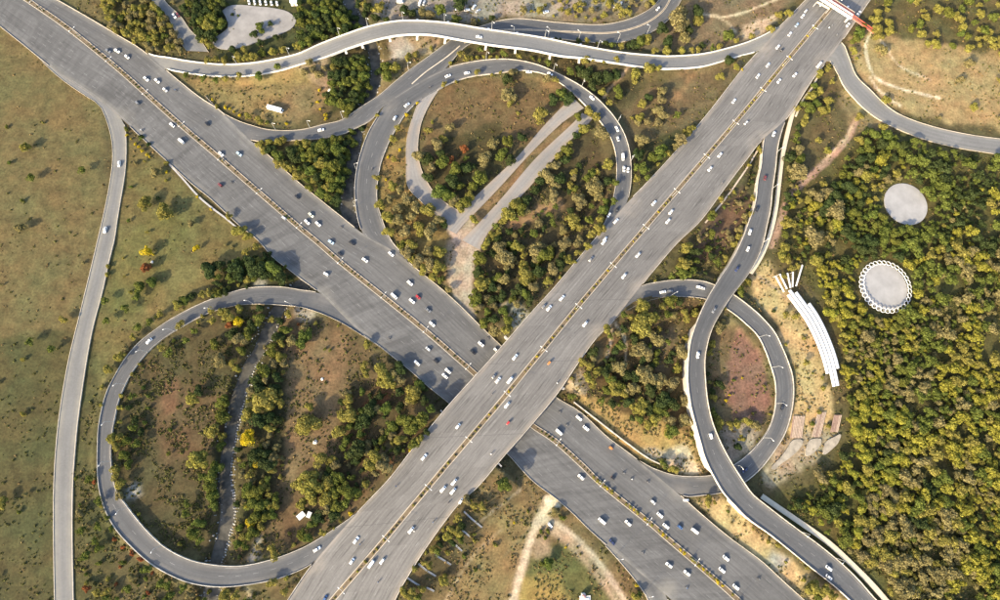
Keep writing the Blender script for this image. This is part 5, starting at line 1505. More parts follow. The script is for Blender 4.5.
def add_vehicle(kind, colour, px, py, reg=None, ang=None, z=None, along='top', extra=''):
    v = VEH[kind]
    tr = top_road(px, py)
    side = ''
    if tr and ang is None:
        key = tr[0]; r, j, d = station(key, px, py)
        zz = tr[1] if z is None else z
        if key in ('over', 'low', 'under'):
            med = {'over': MED_A, 'low': MED_H1, 'under': [(400, 95), (464, 43), (520, 30), (610, 33), (674, -8)]}[key]
            q = catmull(med, 200); k = int(np.argmin((q[:, 0] - px) ** 2 + (q[:, 1] - py) ** 2)); k = min(max(k, 1), 198)
            t = q[k + 1] - q[k - 1]; cr = t[0] * (py - q[k, 1]) - t[1] * (px - q[k, 0])      # > 0: right of the median line in the picture
            if cr > 0: d = -d
            if key != 'under':
                side = {('over', True): 'right carriageway', ('over', False): 'left carriageway', ('low', True): 'lower left carriageway', ('low', False): 'upper right carriageway'}[(key, cr > 0)]
        a = math.atan2(d.y, d.x)
        # the station's own line tilts with the ramp
        place = {'over': f'on the overpass expressway, {side}', 'low': f'on the lower expressway, {side}', 'under': 'on the link road', 'teardrop': 'on the teardrop loop', 'left_loop': 'on the big left loop', 'right_loop': 'on the right loop', 'curving': 'on the curving ramp', 'flyover': 'on the flyover', 'east_exit': 'on the exit road', 'west_road': 'on the left side road', 'south_slip': 'on the bottom slip road', 'north_stub': 'on the old road at the upper left', 'service_lane': 'on the service lane', 'paved_strip_a': 'on the paved strip', 'paved_strip_b': 'on the paved strip'}[key]
    else:
        p0 = G(px, py, 0.0); zz = tz(float(p0[0]), float(p0[1])) + .03 if z is None else z
        a = ang or 0.0; place = reg or region(px, py)
        if z is None and tr: zz = tr[1]
    p = G(px, py, zz + v['H'] * .4)
    root = link('motorcycle' if kind == 'motorcycle' else {'sedan': 'car', 'hatchback': 'car', 'van': 'van', 'rickshaw': 'auto_rickshaw', 'bus': 'bus'}[kind], None)
    root.empty_display_size = 1.0
    root.location = (float(p[0]), float(p[1]), zz); root.rotation_euler = (0, 0, a); root.scale = (.94, .94, .94)
    for nm, me, mt in v['meshes']:
        o = link(nm, me, root)
        if mt is None: set_mat(o, 'paint_' + colour)
    for sx in (-1, 1):
        if kind == 'rickshaw' and sx == 1:
            o = link('wheel', v['wheel'], root); o.location = (v['wb'] + .1, 0, v['rad']); continue
        for sy in (-1, 1):
            o = link('wheel', v['wheel'], root); o.location = (sx * v['wb'], sy * (v['W'] / 2 - .12), v['rad'])
    for sy in (-1, 1):
        o = link('headlight', v['head'], root); o.location = (0, sy * v['W'] * (.32 if kind != 'rickshaw' else .12), 0)
        o = link('tail_light', v['tailm'], root); o.location = (0, sy * v['W'] * .36, 0)
    word = {'sedan': 'saloon car', 'hatchback': 'small hatchback', 'van': 'van', 'rickshaw': 'auto rickshaw', 'bus': 'bus'}[kind]
    root['category'] = {'sedan': 'car', 'hatchback': 'car', 'van': 'van', 'rickshaw': 'rickshaw', 'bus': 'bus'}[kind]
    root['group'] = 'vehicles ' + place
    cw = {'darkred': 'dark red', 'lightblue': 'light blue', 'navy': 'dark blue', 'cream': 'pale greenish'}.get(colour, colour)
    queue(root, f'{cw} {word}{extra}', place, px, py, along)
    return root


CARS = '''108,51,s,grey 117,51,s,white 127,57,h,white 146,79,s,white 157,81,s,white 165,90,h,white 137,103,h,grey 178,15,h,darkred 174,16,s,white
479,37,s,white 448,76,s,white 467,73,s,white 407,105,s,white 395,118,h,white 658,9,h,white 529,72,s,white 550,74,s,white 592,98,s,white
803,16,s,white 806,11,h,silver 797,25,s,lightblue 790,34,s,white 778,47,s,white 782,50,h,black 768,65,s,white 758,76,s,white 734,101,s,white 779,81,s,white 795,75,s,white 819,65,v,white 848,25,s,white 859,13,s,white 847,8,h,white
119,164,s,white 105,230,s,white 172,125,s,white 181,141,v,white 221,154,s,white 239,154,s,lightblue 220,185,h,darkred 297,197,h,black 284,218,h,silver 207,124,h,black
321,130,s,white 307,222,s,white 318,224,s,white 311,215,s,cream 617,129,s,white 618,139,h,silver 623,157,v,white 624,169,s,white 628,170,h,white 617,210,h,black 609,215,h,white 616,221,s,white 654,203,s,white 671,212,s,white 668,221,s,white 605,239,h,white
774,134,s,white 746,123,h,silver 720,155,s,white 710,169,s,white 765,178,h,darkred 757,209,s,black 750,232,s,white 149,341,s,white
331,242,s,lightblue 352,243,s,black 340,254,h,black 365,260,s,white 391,254,s,white 326,274,h,white 410,283,s,white 394,296,v,white 412,301,s,white 418,297,h,red 428,310,s,grey 432,324,s,white 481,344,s,white 473,352,s,black 496,350,h,white 428,349,h,silver
604,242,s,white 591,259,s,grey 638,255,s,white 624,276,s,white 562,298,s,white 544,306,h,grey 549,308,s,white 585,324,s,white 515,357,s,white 663,292,s,white 670,291,h,grey 698,355,s,white 699,287,h,white
748,249,h,white 737,269,s,navy 714,310,s,grey 702,288,s,silver 417,363,s,white 448,371,s,white 445,376,s,white 436,361,h,black 458,426,h,white 424,457,s,white 498,380,s,white 494,376,h,grey
510,380,v,white 507,405,s,white 559,432,v,white 579,418,s,white 586,428,s,white 611,448,r,orange 581,477,s,white 613,478,r,black
782,407,s,black 745,470,s,navy 711,436,h,white 317,549,s,white 356,540,s,white 352,561,h,white 371,564,v,white 382,561,h,white 411,530,s,white 443,489,s,white 454,482,s,white 453,491,s,white 325,598,h,blue
602,521,v,white 628,523,s,white 612,542,s,navy 669,565,s,white 687,573,s,white 653,502,h,silver 660,515,s,white 666,526,s,white 680,527,h,blue 695,531,v,white 686,500,h,white
726,558,s,white 722,570,s,white 736,587,s,white 829,568,s,white 829,577,s,silver 549,363,r,orange 508,423,r,red'''
KMAP = {'s': 'sedan', 'h': 'hatchback', 'v': 'van', 'r': 'rickshaw'}
for it in CARS.split():
    a, b2, k, c = it.split(',')
    add_vehicle(KMAP[k], c, float(a), float(b2))
add_vehicle('bus', 'white', 275, 109, 'parked on the field below the flyover', -.26)
add_vehicle('hatchback', 'white', 550, 525, 'parked on the dirt track at the bottom', -.9)
add_vehicle('hatchback', 'white', 461, 501, None, .9, extra=' stopped at the kerb')
for i in range(6):
    add_vehicle('hatchback', 'white', 249 + i * 5.6, 2.5 + i * .25, 'parked in the row above the pale parking lot', -1.35, along='left')
for (x, y, a, c, k) in ((400, 2, .1, 'white', 'v'), (420, 3, 1.3, 'white', 'v'), (424, 3, 1.3, 'silver', 's'), (458, 9, .3, 'white', 's'), (467, 10, .2, 'white', 's'), (474, 7, 1.0, 'white', 's'), (478, 11, .7, 'silver', 's'), (546, 12, .3, 'white', 's'), (560, 11, .2, 'grey', 's'), (615, 6, 1.2, 'silver', 's'), (621, 4, 1.2, 'white', 's')):
    add_vehicle(KMAP[k], c, x, y, 'parked at the top edge above the flyover', a, along='left')

# motorcycles with riders
mb = MB()
mb.tube([(-.45, 0, .5), (.1, 0, .62), (.45, 0, .75)], [.1, .14, .08], 8); mb.box(-.75, .1, -.12, .12, .72, .82)
MOTO = mb.mesh('frame', 'paint_black')
mb = MB(); mb.tube([(.5, -.33, 1.0), (.55, 0, .95), (.5, .33, 1.0)], .02, 6); mb.tube([(.55, 0, .95), (.66, 0, .3)], .03, 6)
MBAR = mb.mesh('handlebar', 'steel'); MWH = wheel_mesh(.3, .1)
# one seated rider body, grown from a skeleton
sk = bpy.data.meshes.new('person')
sv = [(-.25, 0, .85), (-.2, 0, 1.15), (-.12, 0, 1.4), (-.08, 0, 1.55), (-.05, 0, 1.7), (-.13, .2, 1.38), (.12, .3, 1.15), (.42, .3, 1.03), (-.13, -.2, 1.38), (.12, -.3, 1.15), (.42, -.3, 1.03), (-.22, .12, .85), (.12, .2, .8), (.0, .2, .4), (.12, .2, .33), (-.22, -.12, .85), (.12, -.2, .8), (.0, -.2, .4), (.12, -.2, .33)]
se = [(0, 1), (1, 2), (2, 3), (3, 4), (2, 5), (5, 6), (6, 7), (2, 8), (8, 9), (9, 10), (0, 11), (11, 12), (12, 13), (13, 14), (0, 15), (15, 16), (16, 17), (17, 18)]
sr = [.17, .16, .16, .06, .12, .08, .055, .04, .08, .055, .04, .1, .09, .06, .05, .1, .09, .06, .05]
sk.from_pydata(sv, se, [])
so = bpy.data.objects.new('person', sk); COL.objects.link(so)
md = so.modifiers.new('Skin', 'SKIN')
for i, rr in enumerate(sr): sk.skin_vertices[0].data[i].radius = (rr, rr)
sk.skin_vertices[0].data[0].use_root = True
so.modifiers.new('Sub', 'SUBSURF').levels = 1
dg = bpy.context.evaluated_depsgraph_get()
RIDER = bpy.data.meshes.new_from_object(so.evaluated_get(dg)); RIDER.name = 'person'
bpy.data.objects.remove(so)
RIDER.materials.clear(); RIDER.materials.append(M['cloth'])
MOTOS = [(175, 90), (430, 87), (829, 28), (832, 26), (837, 35), (813, 26), (231, 182), (141, 130), (372, 169), (341, 227), (722, 183), (488, 338), (389, 338), (492, 394), (491, 454), (557, 383), (560, 412), (567, 425), (624, 473), (632, 479), (414, 531), (433, 522), (448, 503), (360, 544), (378, 582), (396, 486), (643, 553), (648, 482), (687, 588), (759, 579), (570, 260), (302, 160)]
for (x, y) in MOTOS:
    tr = top_road(x, y)
    if tr is None: continue
    r, j, d = station(tr[0], x, y)
    med = {'over': MED_A, 'low': MED_H1}.get(tr[0])
    if med:
        q = catmull(med, 200); k = min(max(int(np.argmin((q[:, 0] - x) ** 2 + (q[:, 1] - y) ** 2)), 1), 198)
        t = q[k + 1] - q[k - 1]
        if t[0] * (y - q[k, 1]) - t[1] * (x - q[k, 0]) > 0: d = -d
    p = G(x, y, tr[1] + .8)
    root = link('motorcycle', None); root.location = (float(p[0]), float(p[1]), tr[1]); root.rotation_euler = (0, 0, math.atan2(d.y, d.x))
    link('frame', MOTO, root); link('handlebar', MBAR, root)
    for xx in (-.62, .66):
        o = link('wheel', MWH, root); o.location = (xx, 0, .3)
    root['category'] = 'motorcycle'; root['group'] = 'motorcycles on the roads'
    nm = {'over': 'on the overpass expressway', 'low': 'on the lower expressway'}.get(tr[0], 'on a ramp')
    queue(root, 'small dark motorcycle', nm, x, y, 'top')
    o = link('person', RIDER); o.location = root.location; o.rotation_euler = root.rotation_euler
    set_mat(o, random.choice(['paint_white', 'cloth', 'cloth', 'paint_grey', 'paint_blue']))
    o['category'] = 'person'; o['group'] = 'motorcycle riders'
    queue(o, 'person seated riding a motorcycle', nm, x, y, 'top')

# ------------------------------------------------------------------ street lamps
def lamp_meshes(double):
    pole = MB(); pole.tube([(0, 0, -.3), (0, 0, .4), (0, 0, 8.6)], [.16, .13, .075], 8)
    arm = MB(); arm.tube([(0, 0, 8.3), (.5, 0, 8.9), (1.7, 0, 9.1)], [.07, .06, .05], 6)
    head = MB(); frustum(head, 1.5, 2.45, 1.6, 2.35, .17, .12, 9.04, 9.2)
    return pole.mesh('pole', 'steel'), arm.mesh('arm', 'steel'), head.mesh('lamp_head', 'lampglass')


LP, LA, LH = lamp_meshes(True)


def lamp(x, y, z, ang, double, where, px, py):
    o = link('street_lamp', None); o.location = (x, y, z); o.rotation_euler = (0, 0, ang)
    link('pole', LP, o)
    for k in range(2 if double else 1):
        a = link('arm', LA, o); a.rotation_euler = (0, 0, math.pi * k)
        h = link('lamp_head', LH, o); h.rotation_euler = (0, 0, math.pi * k)
    o['category'] = 'street lamp'; o['group'] = 'street lamps ' + where
    queue(o, ('double-armed' if double else 'single-armed') + ' street lamp', where, px, py, 'top')


for w, where in ((wA, 'in the median of the overpass'), (wH, 'in the median of the lower expressway')):
    for p in along(w, 33.0, .5):
        q = PX(*p)
        if not (0 < q[0] < 1000 and 0 < q[1] < 600) or (where.endswith('expressway') and 478 < q[0] < 530): continue
        k = int(np.argmin((w[:, 0] - p[0]) ** 2 + (w[:, 1] - p[1]) ** 2)); k = min(max(k, 1), len(w) - 2)
        d = w[k + 1] - w[k - 1]
        lamp(p[0], p[1], p[2] + .2, math.atan2(d[0], -d[1]), True, where, *q)
ES = [('left_loop', 'R', [(125, 384), (114, 424), (111, 464), (149, 350), (177, 330), (215, 310), (255, 304), (292, 306), (128, 508), (160, 544)]),
      ('right_loop', 'R', [(758, 336), (774, 366), (776, 404), (764, 438), (735, 465), (668, 297)]),
      ('flyover', 'L', [(338, 38), (370, 27), (402, 21), (446, 23), (492, 30), (544, 38), (600, 49), (240, 64), (290, 57)]),
      ('under', 'L', [(310, 129), (275, 130), (343, 119), (407, 72)]),
      ('under', 'R', [(515, 37), (548, 38), (580, 41), (615, 43), (646, 36)]),
      ('teardrop', 'L', [(486, 61), (552, 71), (582, 87), (616, 121), (630, 160), (357, 170), (356, 208)]),
      ('south_slip', 'R', [(617, 556), (645, 592)]),
      ('curving', 'R', [(777, 150), (772, 188), (764, 240), (800, 531), (836, 558)])]
for key, sd_, lst in ES:
    r = ROADS[key]; E = r.L if sd_ == 'L' else r.R; Wd = r.WL if sd_ == 'L' else r.WR; Ot = r.WR if sd_ == 'L' else r.WL
    for (x, y) in lst:
        j = int(np.argmin((E[:, 0] - x) ** 2 + (E[:, 1] - y) ** 2))
        o = Ot[j] - Wd[j]; o = o / np.hypot(*o[:2]); p = Wd[j] - o * .22
        lamp(p[0], p[1], Wd[j][2] + .1, math.atan2(o[1], o[0]), False, {'left_loop': 'on the big left loop', 'right_loop': 'on the right loop', 'flyover': 'on the flyover', 'under': 'on the link road', 'teardrop': 'on the teardrop loop', 'south_slip': 'on the bottom slip road', 'curving': 'on the curving ramp'}[key], *E[j])

# ------------------------------------------------------------------ paths, walls, drains
def ribbon(pts, width, z, name, label, mat, thick=.3, n=60, kind='structure', cat=None):
    q = catmull(pts, n); w = G(q[:, 0], q[:, 1], z)
    mb = MB()
    for i in range(n):
        d = w[min(i + 1, n - 1)] - w[max(i - 1, 0)]; nn = np.array([-d[1], d[0]]) / np.hypot(*d) * width / 2
        a = w[i] + nn; b2 = w[i] - nn
        zt = max(z, max(tz(*a), tz(*b2)) + .05) if name != 'retaining_wall' else z
        zb = min(tz(*a), tz(*b2), zt) - thick
        mb.v += [(a[0], a[1], zb), (a[0], a[1], zt), (b2[0], b2[1], zt), (b2[0], b2[1], zb)]
    for i in range(n - 1):
        for k in range(4):
            mb.f.append((i*4 + k, i*4 + (k+1) % 4, i*4 + 4 + (k+1) % 4, i*4 + 4 + k)); mb.m.append(0)
    mb.f += [(3, 2, 1, 0), tuple((n-1)*4 + k for k in range(4))]; mb.m += [0, 0]
    o = mb.build(name, mat)
    tag(o, label, cat, kind=kind if cat is None else None)
    return o


ribbon([(797, 100), (791, 120), (785, 145), (782, 160), (779, 186), (775, 215), (769, 238), (761, 257), (751, 273)], 2.6, .9, 'footpath', 'pale footpath curving beside the upper curving ramp', 'path_pale')
ribbon([(762, 496), (775, 505), (797, 520), (828, 542), (851, 563), (871, 583), (886, 600), (912, 630)], 3.0, .7, 'footpath', 'pale footpath beside the lower curving ramp', 'path_pale')
ribbon([(574, 402), (600, 422), (626, 442), (650, 459), (668, 467)], .6, 1.3, 'retaining_wall', 'low pale wall above the lower expressway verge', 'concrete', cat='wall')
ribbon([(168, 163), (182, 178), (198, 196), (212, 208), (224, 217), (236, 227)], 1.0, .4, 'drainage_channel', 'grey concrete drain beside the lower expressway', 'concrete_grey', cat='drain')
ribbon([(786, 120), (778, 112), (790, 96), (816, 74)], .5, 1.2, 'retaining_wall', 'pale kerb wall beside the top of the curving ramp', 'concrete', cat='wall') if False else None
ribbon([(796, 116), (803, 100), (812, 88), (818, 76)], 1.2, .8, 'footpath', 'short pale path at the head of the curving ramp', 'path_pale')
ribbon([(676, 252), (664, 268), (656, 278)], .7, 1.0, 'retaining_wall', 'thin pale wall below the overpass near the right loop', 'path_pale', cat='wall')
ribbon([(704, 224), (724, 200), (744, 172), (758, 150)], 1.0, 2.0, 'footpath', 'tan verge path along the overpass above the curving ramp', 'path_dirt')
# drainage chutes down the overpass slope
for (a, b2, c, d) in ((464, 510, 482, 527), (462, 528, 470, 536), (455, 543, 462, 551), (436, 553, 451, 565), (419, 562, 436, 576), (408, 576, 420, 584), (426, 587, 434, 592)):
    mb = MB(); n = 10; L_, R_, ok = [], [], []
    for i in range(n):
        t = i / (n - 1); x, y = [float(v) for v in G(a + (c - a) * t, b2 + (d - b2) * t, 1.5)]
        L_.append(Vector((x, y, tz(x, y) + .22)))
    dirv = (L_[-1] - L_[0]); nn = Vector((-dirv.y, dirv.x, 0)).normalized()
    for i in range(n):
        for o_, h in ((-.42, -.4), (-.42, .16), (-.28, .16), (-.26, -.02), (.26, -.02), (.28, .16), (.42, .16), (.42, -.4)):
            p = L_[i] + nn * o_; mb.v.append((p.x, p.y, p.z + h))
    for i in range(n - 1):
        for k in range(8):
            mb.f.append((i*8 + k, i*8 + (k+1) % 8, i*8 + 8 + (k+1) % 8, i*8 + 8 + k)); mb.m.append(0)
    mb.f += [tuple(range(7, -1, -1)), tuple((n-1)*8 + k for k in range(8))]; mb.m += [0, 0]
    o = mb.build('drain_chute', 'concrete_grey'); o['category'] = 'drain'; o['group'] = 'drain chutes on the overpass slope'
    queue(o, 'pale concrete drain chute', 'on the grass slope below the overpass', a, b2, 'top')

# parking lot sheet
def sheet(poly, z, name, label, mat, cat=None, thick=.35):
    w = [G(x, y, z) for x, y in poly]
    mb = MB(); n = len(w)
    mb.v = [(p[0], p[1], z) for p in w] + [(p[0], p[1], z - thick - .6) for p in w]
    mb.f.append(tuple(range(n))); mb.m.append(0)
    for i in range(n): mb.f.append((i, n + i, n + (i + 1) % n, (i + 1) % n)); mb.m.append(0)
    o = mb.build(name, mat); bm = bmesh.new(); bm.from_mesh(o.data); bmesh.ops.recalc_face_normals(bm, faces=bm.faces[:]); bm.to_mesh(o.data); bm.free()
    tag(o, label, cat, kind=None if cat else 'structure')
    return o


pl = catmull([(222, 11), (229, 6), (240, 5), (256, 6.5), (272, 8), (288, 12), (296, 20), (292, 28), (280, 34), (262, 40), (244, 46.5), (228, 49.5), (216, 47), (212.5, 40), (222, 33), (228, 27), (226, 18), (222, 11)], 60)[:-1]
sheet([tuple(p) for p in pl], .36, 'parking_lot', 'pale empty parking lot at the upper left', 'lot_paving')
# slabs below the timber steps
for k, poly in enumerate(([(787, 449), (793, 440), (803, 440), (801, 447), (792, 456), (781, 464), (774, 470), (771, 468), (780, 458)],
                          [(806, 449), (810, 440), (821, 439), (820, 446), (812, 454), (806, 456)],
                          [(823, 452), (826, 442), (834, 437), (841, 434), (838, 443), (830, 451), (824, 455)])):
    poly = [tuple(p) for p in catmull(poly + [poly[0]], 26)[:-1]]
    sheet(poly, .55 + k * .02, 'concrete_slab', ['long pale curved concrete slab below the timber steps, leftmost', 'small pale concrete slab between two curved slabs below the timber steps', 'pale concrete slab below the timber steps, rightmost'][k], 'slab_tan', 'slab')
# timber steps: boards laid side by side
for k, (x0, y0, x1, y1, wdt, nb) in enumerate(((799, 416, 796, 438, 12, 8), (822, 412, 816, 437, 9, 7), (838, 415, 834, 432, 8, 6))):
    root = link('timber_deck', None)
    c = g3((x0 + x1) / 2, (y0 + y1) / 2, .2); root.location = c
    root['category'] = 'deck'; root['group'] = 'timber decks by the right loop'
    root['label'] = ['broad brown plank deck on the tan strip, nearest the right loop', 'narrow brown plank deck in the middle of three on the tan strip', 'small brown plank deck on the tan strip, farthest from the right loop'][k]
    for i in range(nb):
        t = (i + .5) / nb - .5
        a = g3(x0 + wdt * t, y0, .5) - c; b2 = g3(x1 + wdt * t, y1, .5) - c
        mb = MB(); mb.bar((a.x, a.y, .25 + .03 * (i % 2)), (b2.x, b2.y, .25 + .03 * (i % 2)), wdt * .6 / nb * .66, .3)
        mb.build('plank', random.choice(['timber', 'timber', 'path_dirt', 'path_red']), root)

# long white canopy with fanned beams
root = link('canopy', None); c = g3(815, 330, .0); root.location = c
tag(root, 'long white curved canopy of parallel strips at the edge of the right-hand wood', 'canopy')
cl = catmull([(791, 289), (800, 301), (812, 318), (822, 338), (830, 360), (836, 386)], 40)
HZ = 3.0
for k in range(4):
    mb = MB()
    i0, i1 = ((0, 31), (0, 39), (0, 39), (3, 31))[k] if False else [(1, 34), (0, 39), (2, 39), (8, 33)][k]
    pts = []
    for i in range(i0, i1 + 1):
        d = cl[min(i + 1, 39)] - cl[max(i - 1, 0)]; nn = np.array([-d[1], d[0]]) / np.hypot(*d)
        pts.append((cl[i] + nn * (5.6 - k * 3.75), nn))
    for q, nn in pts:
        for o_, h in ((-1.6, 0), (-1.0, .55), (0, .75), (1.0, .55), (1.6, 0)):
            p = g3(*(q + nn * o_), HZ) - c; mb.v.append((p.x, p.y, HZ + h))
        for o_, h in ((1.6, -.15), (-1.6, -.15)):
            p = g3(*(q + nn * o_), HZ) - c; mb.v.append((p.x, p.y, HZ + h))
    m_ = len(pts)
    for i in range(m_ - 1):
        for j in range(7):
            mb.f.append((i*7 + j, i*7 + (j+1) % 7, i*7 + 7 + (j+1) % 7, i*7 + 7 + j)); mb.m.append(0)
    mb.f += [tuple(range(6, -1, -1)), tuple((m_-1)*7 + j for j in range(7))]; mb.m += [0, 0]
    mb.build('roof_strip', 'white_panel', root)
for (a, b2, x, y) in ((775.5, 276, 784, 292), (780, 274, 787, 289), (787.5, 273, 790.5, 288), (793, 272, 792.5, 287), (802.5, 265, 796, 286)):
    mb = MB(); p = g3(a, b2, HZ) - c; q = g3(x, y, HZ) - c
    mb.bar((p.x, p.y, HZ - .1), (q.x, q.y, HZ + .05), .85, .4); mb.build('beam', 'white_panel', root)
    mb = MB(); mb.tube([(p.x, p.y, -.8), (p.x, p.y, HZ - .1)], .16, 8); mb.build('post', 'concrete_white', root)
for i in range(3, 39, 5):
    p = g3(*cl[i], HZ) - c; mb = MB(); mb.tube([(p.x, p.y, -.8), (p.x, p.y, HZ - .12)], .18, 8); mb.build('post', 'concrete_white', root)


# round plazas
def plaza(px, py, rpx, hoops, label, zz=.6):
    c = g3(px, py, zz); e = g3(px + rpx, py, zz); R_ = (e - c).length
    root = link('round_plaza', None); root.location = c; tag(root, label, 'plaza', 'round plazas in the wood')
    mb = MB(); n = 64
    mb.v = [(R_ * math.cos(6.2832 * i / n), R_ * math.sin(6.2832 * i / n), 0) for i in range(n)] + [(R_ * math.cos(6.2832 * i / n), R_ * math.sin(6.2832 * i / n), -1.6) for i in range(n)]
    mb.f.append(tuple(range(n))); mb.m.append(0)
    for i in range(n): mb.f.append((i, n + i, n + (i + 1) % n, (i + 1) % n)); mb.m.append(0)
    mb.build('pavement', 'paving', root)
    if not hoops: return
    mb = MB(); rr = math.pi * R_ / hoops * 1.04; m_ = 18
    for i in range(m_):
        a = 6.2832 * i / m_
        for q in range(4):
            b4 = 6.2832 * q / 4 + .785
            r2 = rr + .22 * math.cos(b4); mb.v.append((r2 * math.cos(a), r2 * math.sin(a), .24 * math.sin(b4)))
    for i in range(m_):
        for q in range(4):
            mb.f.append((i*4 + q, i*4 + (q+1) % 4, ((i+1) % m_)*4 + (q+1) % 4, ((i+1) % m_)*4 + q)); mb.m.append(0)
    hm = mb.mesh('hoop', 'white_panel')
    mb = MB(); mb.tube([(0, 0, -2.6), (0, 0, 1.0)], .2, 8); pm_ = mb.mesh('post', 'concrete_white')
    for i in range(hoops):
        a = 6.2832 * i / hoops
        o = link('hoop', hm, root); o.location = ((R_ + rr * .55) * math.cos(a), (R_ + rr * .55) * math.sin(a), 1.2); o.rotation_euler = (0, .25, a)
        o = link('post', pm_, root); o.location = ((R_ + rr * .3) * math.cos(a + 3.1416 / hoops), (R_ + rr * .3) * math.sin(a + 3.1416 / hoops), .2)


plaza(884.5, 287, 22.5, 34, 'round grey plaza ringed by white hoops in the wood')
plaza(906, 204, 21, 0, 'plain round grey plaza in the wood, above the hooped one')

# footbridge over the expressway at the top right
fb = link('footbridge', None); A0 = g3(784, -26, 6.4); A1 = g3(852, 17.5, 6.4); fb.location = A1
tag(fb, 'red and white footbridge across the overpass expressway at the upper right', 'footbridge')
d = (A1 - A0); d.z = 0; Lb = d.length; d.normalize(); nn = Vector((-d.y, d.x, 0))


def fbbox(nm, mat, s0, s1, o0, o1, z0, z1, parent=fb):
    mb = MB(); p = lambda s, o, z: (-d * s + nn * o + Vector((0, 0, z)))
    mb.hexa([p(s0, o0, z0), p(s1, o0, z0), p(s1, o1, z0), p(s0, o1, z0), p(s0, o0, z1), p(s1, o0, z1), p(s1, o1, z1), p(s0, o1, z1)])
    return mb.build(nm, mat, parent)


fbbox('deck', 'concrete_white', 0, Lb, -1.6, 1.6, -.5, 0)
fbbox('side_panel', 'white_panel', 0, Lb, -1.75, -1.62, -.7, 1.5)
fbbox('side_panel', 'red_paint', 0, Lb, 1.62, 1.75, -.7, 1.5)
fbbox('roof', 'white_panel', .6, Lb, -2.0, -.5, 2.7, 2.82)
fbbox('roof', 'maroon_roof', .6, Lb, -.48, 1.5, 2.6, 2.72)
fbbox('roof_edge', 'path_pale', .6, Lb, 1.52, 2.0, 2.62, 2.76)
for i in range(12):
    fbbox('post', 'red_paint', 1 + i * (Lb - 2) / 11 - .08, 1 + i * (Lb - 2) / 11 + .08, -1.6, -1.44, 0, 2.7)
    fbbox('post', 'red_paint', 1 + i * (Lb - 2) / 11 - .08, 1 + i * (Lb - 2) / 11 + .08, 1.1, 1.26, 0, 2.6)
fbbox('pier', 'concrete_white', 1.0, 2.0, -1.2, 1.2, -6.2, -.5); fbbox('pier', 'concrete_white', 22, 23, -1.2, 1.2, -6.0, -.5)
E1 = g3(873, 32, .6) - A1
for i in range(22):
    t = (i + .5) / 22
    p = Vector((E1.x * t, E1.y * t, -5.9 * t)); mb = MB()
    dd = Vector((E1.x, E1.y, 0)).normalized(); sv_ = Vector((-dd.y, dd.x, 0)); st = Vector((E1.x, E1.y, 0)).length / 22
    mb.bar(p - dd * st * .6, p + dd * st * .6, 2.2, .18); mb.build('step', 'pink_paint', fb)
for sgn in (-1, 1):
    mb = MB(); dd = Vector((E1.x, E1.y, 0)).normalized(); sv_ = Vector((-dd.y, dd.x, 0)) * 1.2 * sgn
    mb.bar(sv_ + Vector((0, 0, .9)), sv_ + Vector((E1.x, E1.y, -5.0)), .12, .9); mb.build('handrail', 'red_paint', fb)
mb = MB(); mb.bar((E1.x, E1.y, -6.2), (E1.x * 1.02, E1.y * 1.02, -5.3), 2.4, .3); mb.build('landing', 'red_paint', fb)
# gantry beam before it
g0 = g3(817, 2, 6.0); g1 = g3(829.5, 9, 6.0)
ga = link('sign_gantry', None); ga.location = g0; tag(ga, 'pale sign gantry beam beside the footbridge over the left carriageway', 'gantry')
mb = MB(); e = g1 - g0; mb.bar((0, 0, 0), e, .9, .9); mb.build('beam', 'path_pale', ga)
for q in (Vector((0, 0, 0)), e):
    mb = MB(); mb.tube([(q.x, q.y, -5.2), (q.x, q.y, -.4)], .2, 8); mb.build('post', 'steel', ga)

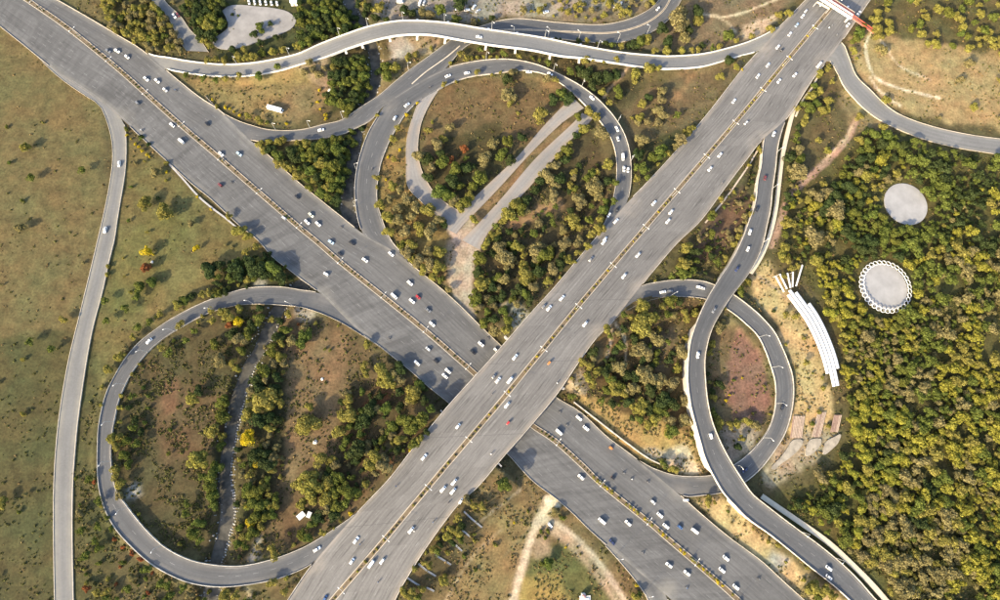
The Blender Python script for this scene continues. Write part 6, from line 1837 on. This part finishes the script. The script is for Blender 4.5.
# small buildings
def hut(px, py, L_, W_2, H_2, ang, label, roofmat='white_panel', wallmat='concrete_white'):
    p = g3(px, py, 0); z = tz(p.x, p.y); r = link('shed', None); r.location = (p.x, p.y, z); r.rotation_euler = (0, 0, ang); tag(r, label, 'shed')
    mb = MB(); mb.box(-L_/2, L_/2, -W_2/2, W_2/2, -.4, H_2); mb.build('wall', wallmat, r)
    mb = MB(); mb.hexa([(-L_/2-.3, -W_2/2-.3, H_2+.01), (L_/2+.3, -W_2/2-.3, H_2+.01), (L_/2+.3, W_2/2+.3, H_2+.35), (-L_/2-.3, W_2/2+.3, H_2+.35), (-L_/2-.3, -W_2/2-.3, H_2+.13), (L_/2+.3, -W_2/2-.3, H_2+.13), (L_/2+.3, W_2/2+.3, H_2+.47), (-L_/2-.3, W_2/2+.3, H_2+.47)]); mb.build('roof', roofmat, r)
    mb = MB(); mb.box(-.45, .45, -W_2/2-.06, -W_2/2+.02, 0, min(2.0, H_2-.2)); mb.build('door', 'timber', r)


hut(294.5, 3, 4.2, 5, 3.4, .1, 'white box hut at the end of the pale parking lot')
hut(302, 515, 3.6, 2.4, 2.0, .7, 'small white-roofed shack among the trees inside the left loop, lower')
hut(310, 514, 2.6, 1.6, 2.0, 1.2, 'tiny white-roofed shack among the trees inside the left loop, upper')
hut(386, 458, 1.5, 1.2, 1.6, .4, 'tiny pale shack under the trees by the overpass', 'concrete')
# shrine at the bottom edge
p = g3(584, 597, 0); z = tz(p.x, p.y); r = link('shrine', None); r.location = (p.x, p.y, z); tag(r, 'small white shrine with a pink cap at the bottom edge', 'shrine')
mb = MB(); mb.box(-2.6, 3.6, -4.2, .8, -.4, .5); mb.build('platform', 'concrete_white', r)
mb = MB(); mb.box(-2.0, 2.6, -3.6, -.4, .5, 1.0); mb.build('platform', 'white_panel', r)
mb = MB(); mb.box(-1.5, .5, -.2, 2.2, -.3, 2.4); mb.build('wall', 'white_panel', r)
mb = MB(); mb.tube([(-.5, 1.0, 2.4), (-.5, 1.0, 2.9), (-.5, 1.0, 3.3), (-.5, 1.0, 3.6)], [1.15, 1.05, .65, .1], 14); mb.build('dome', 'pink_paint', r)
# pale boulders
for (x, y, s, lb) in ((322, 379, .9, 'pale broken boulder in the brown field inside the left loop, upper'), (315, 442, 1.3, 'pale flat boulder in the brown field inside the left loop, lower'), (152, 262, .8, 'pale boulder in the left field'), (330, 91, 1.6, 'pale boulder heap beside the green trees below the flyover')):
    p = g3(x, y, 0); z = tz(p.x, p.y); mb = MB()
    bm = bmesh.new(); bmesh.ops.create_icosphere(bm, subdivisions=2, radius=s)
    for v in bm.verts: v.co *= 1 + random.uniform(-.22, .22); v.co.z *= .5
    me = bpy.data.meshes.new('boulder'); bm.to_mesh(me); bm.free(); me.materials.append(M['concrete_white'])
    o = link('boulder', me, None, (p.x, p.y, z + .1)); tag(o, lb, 'boulder')

flush_labels()
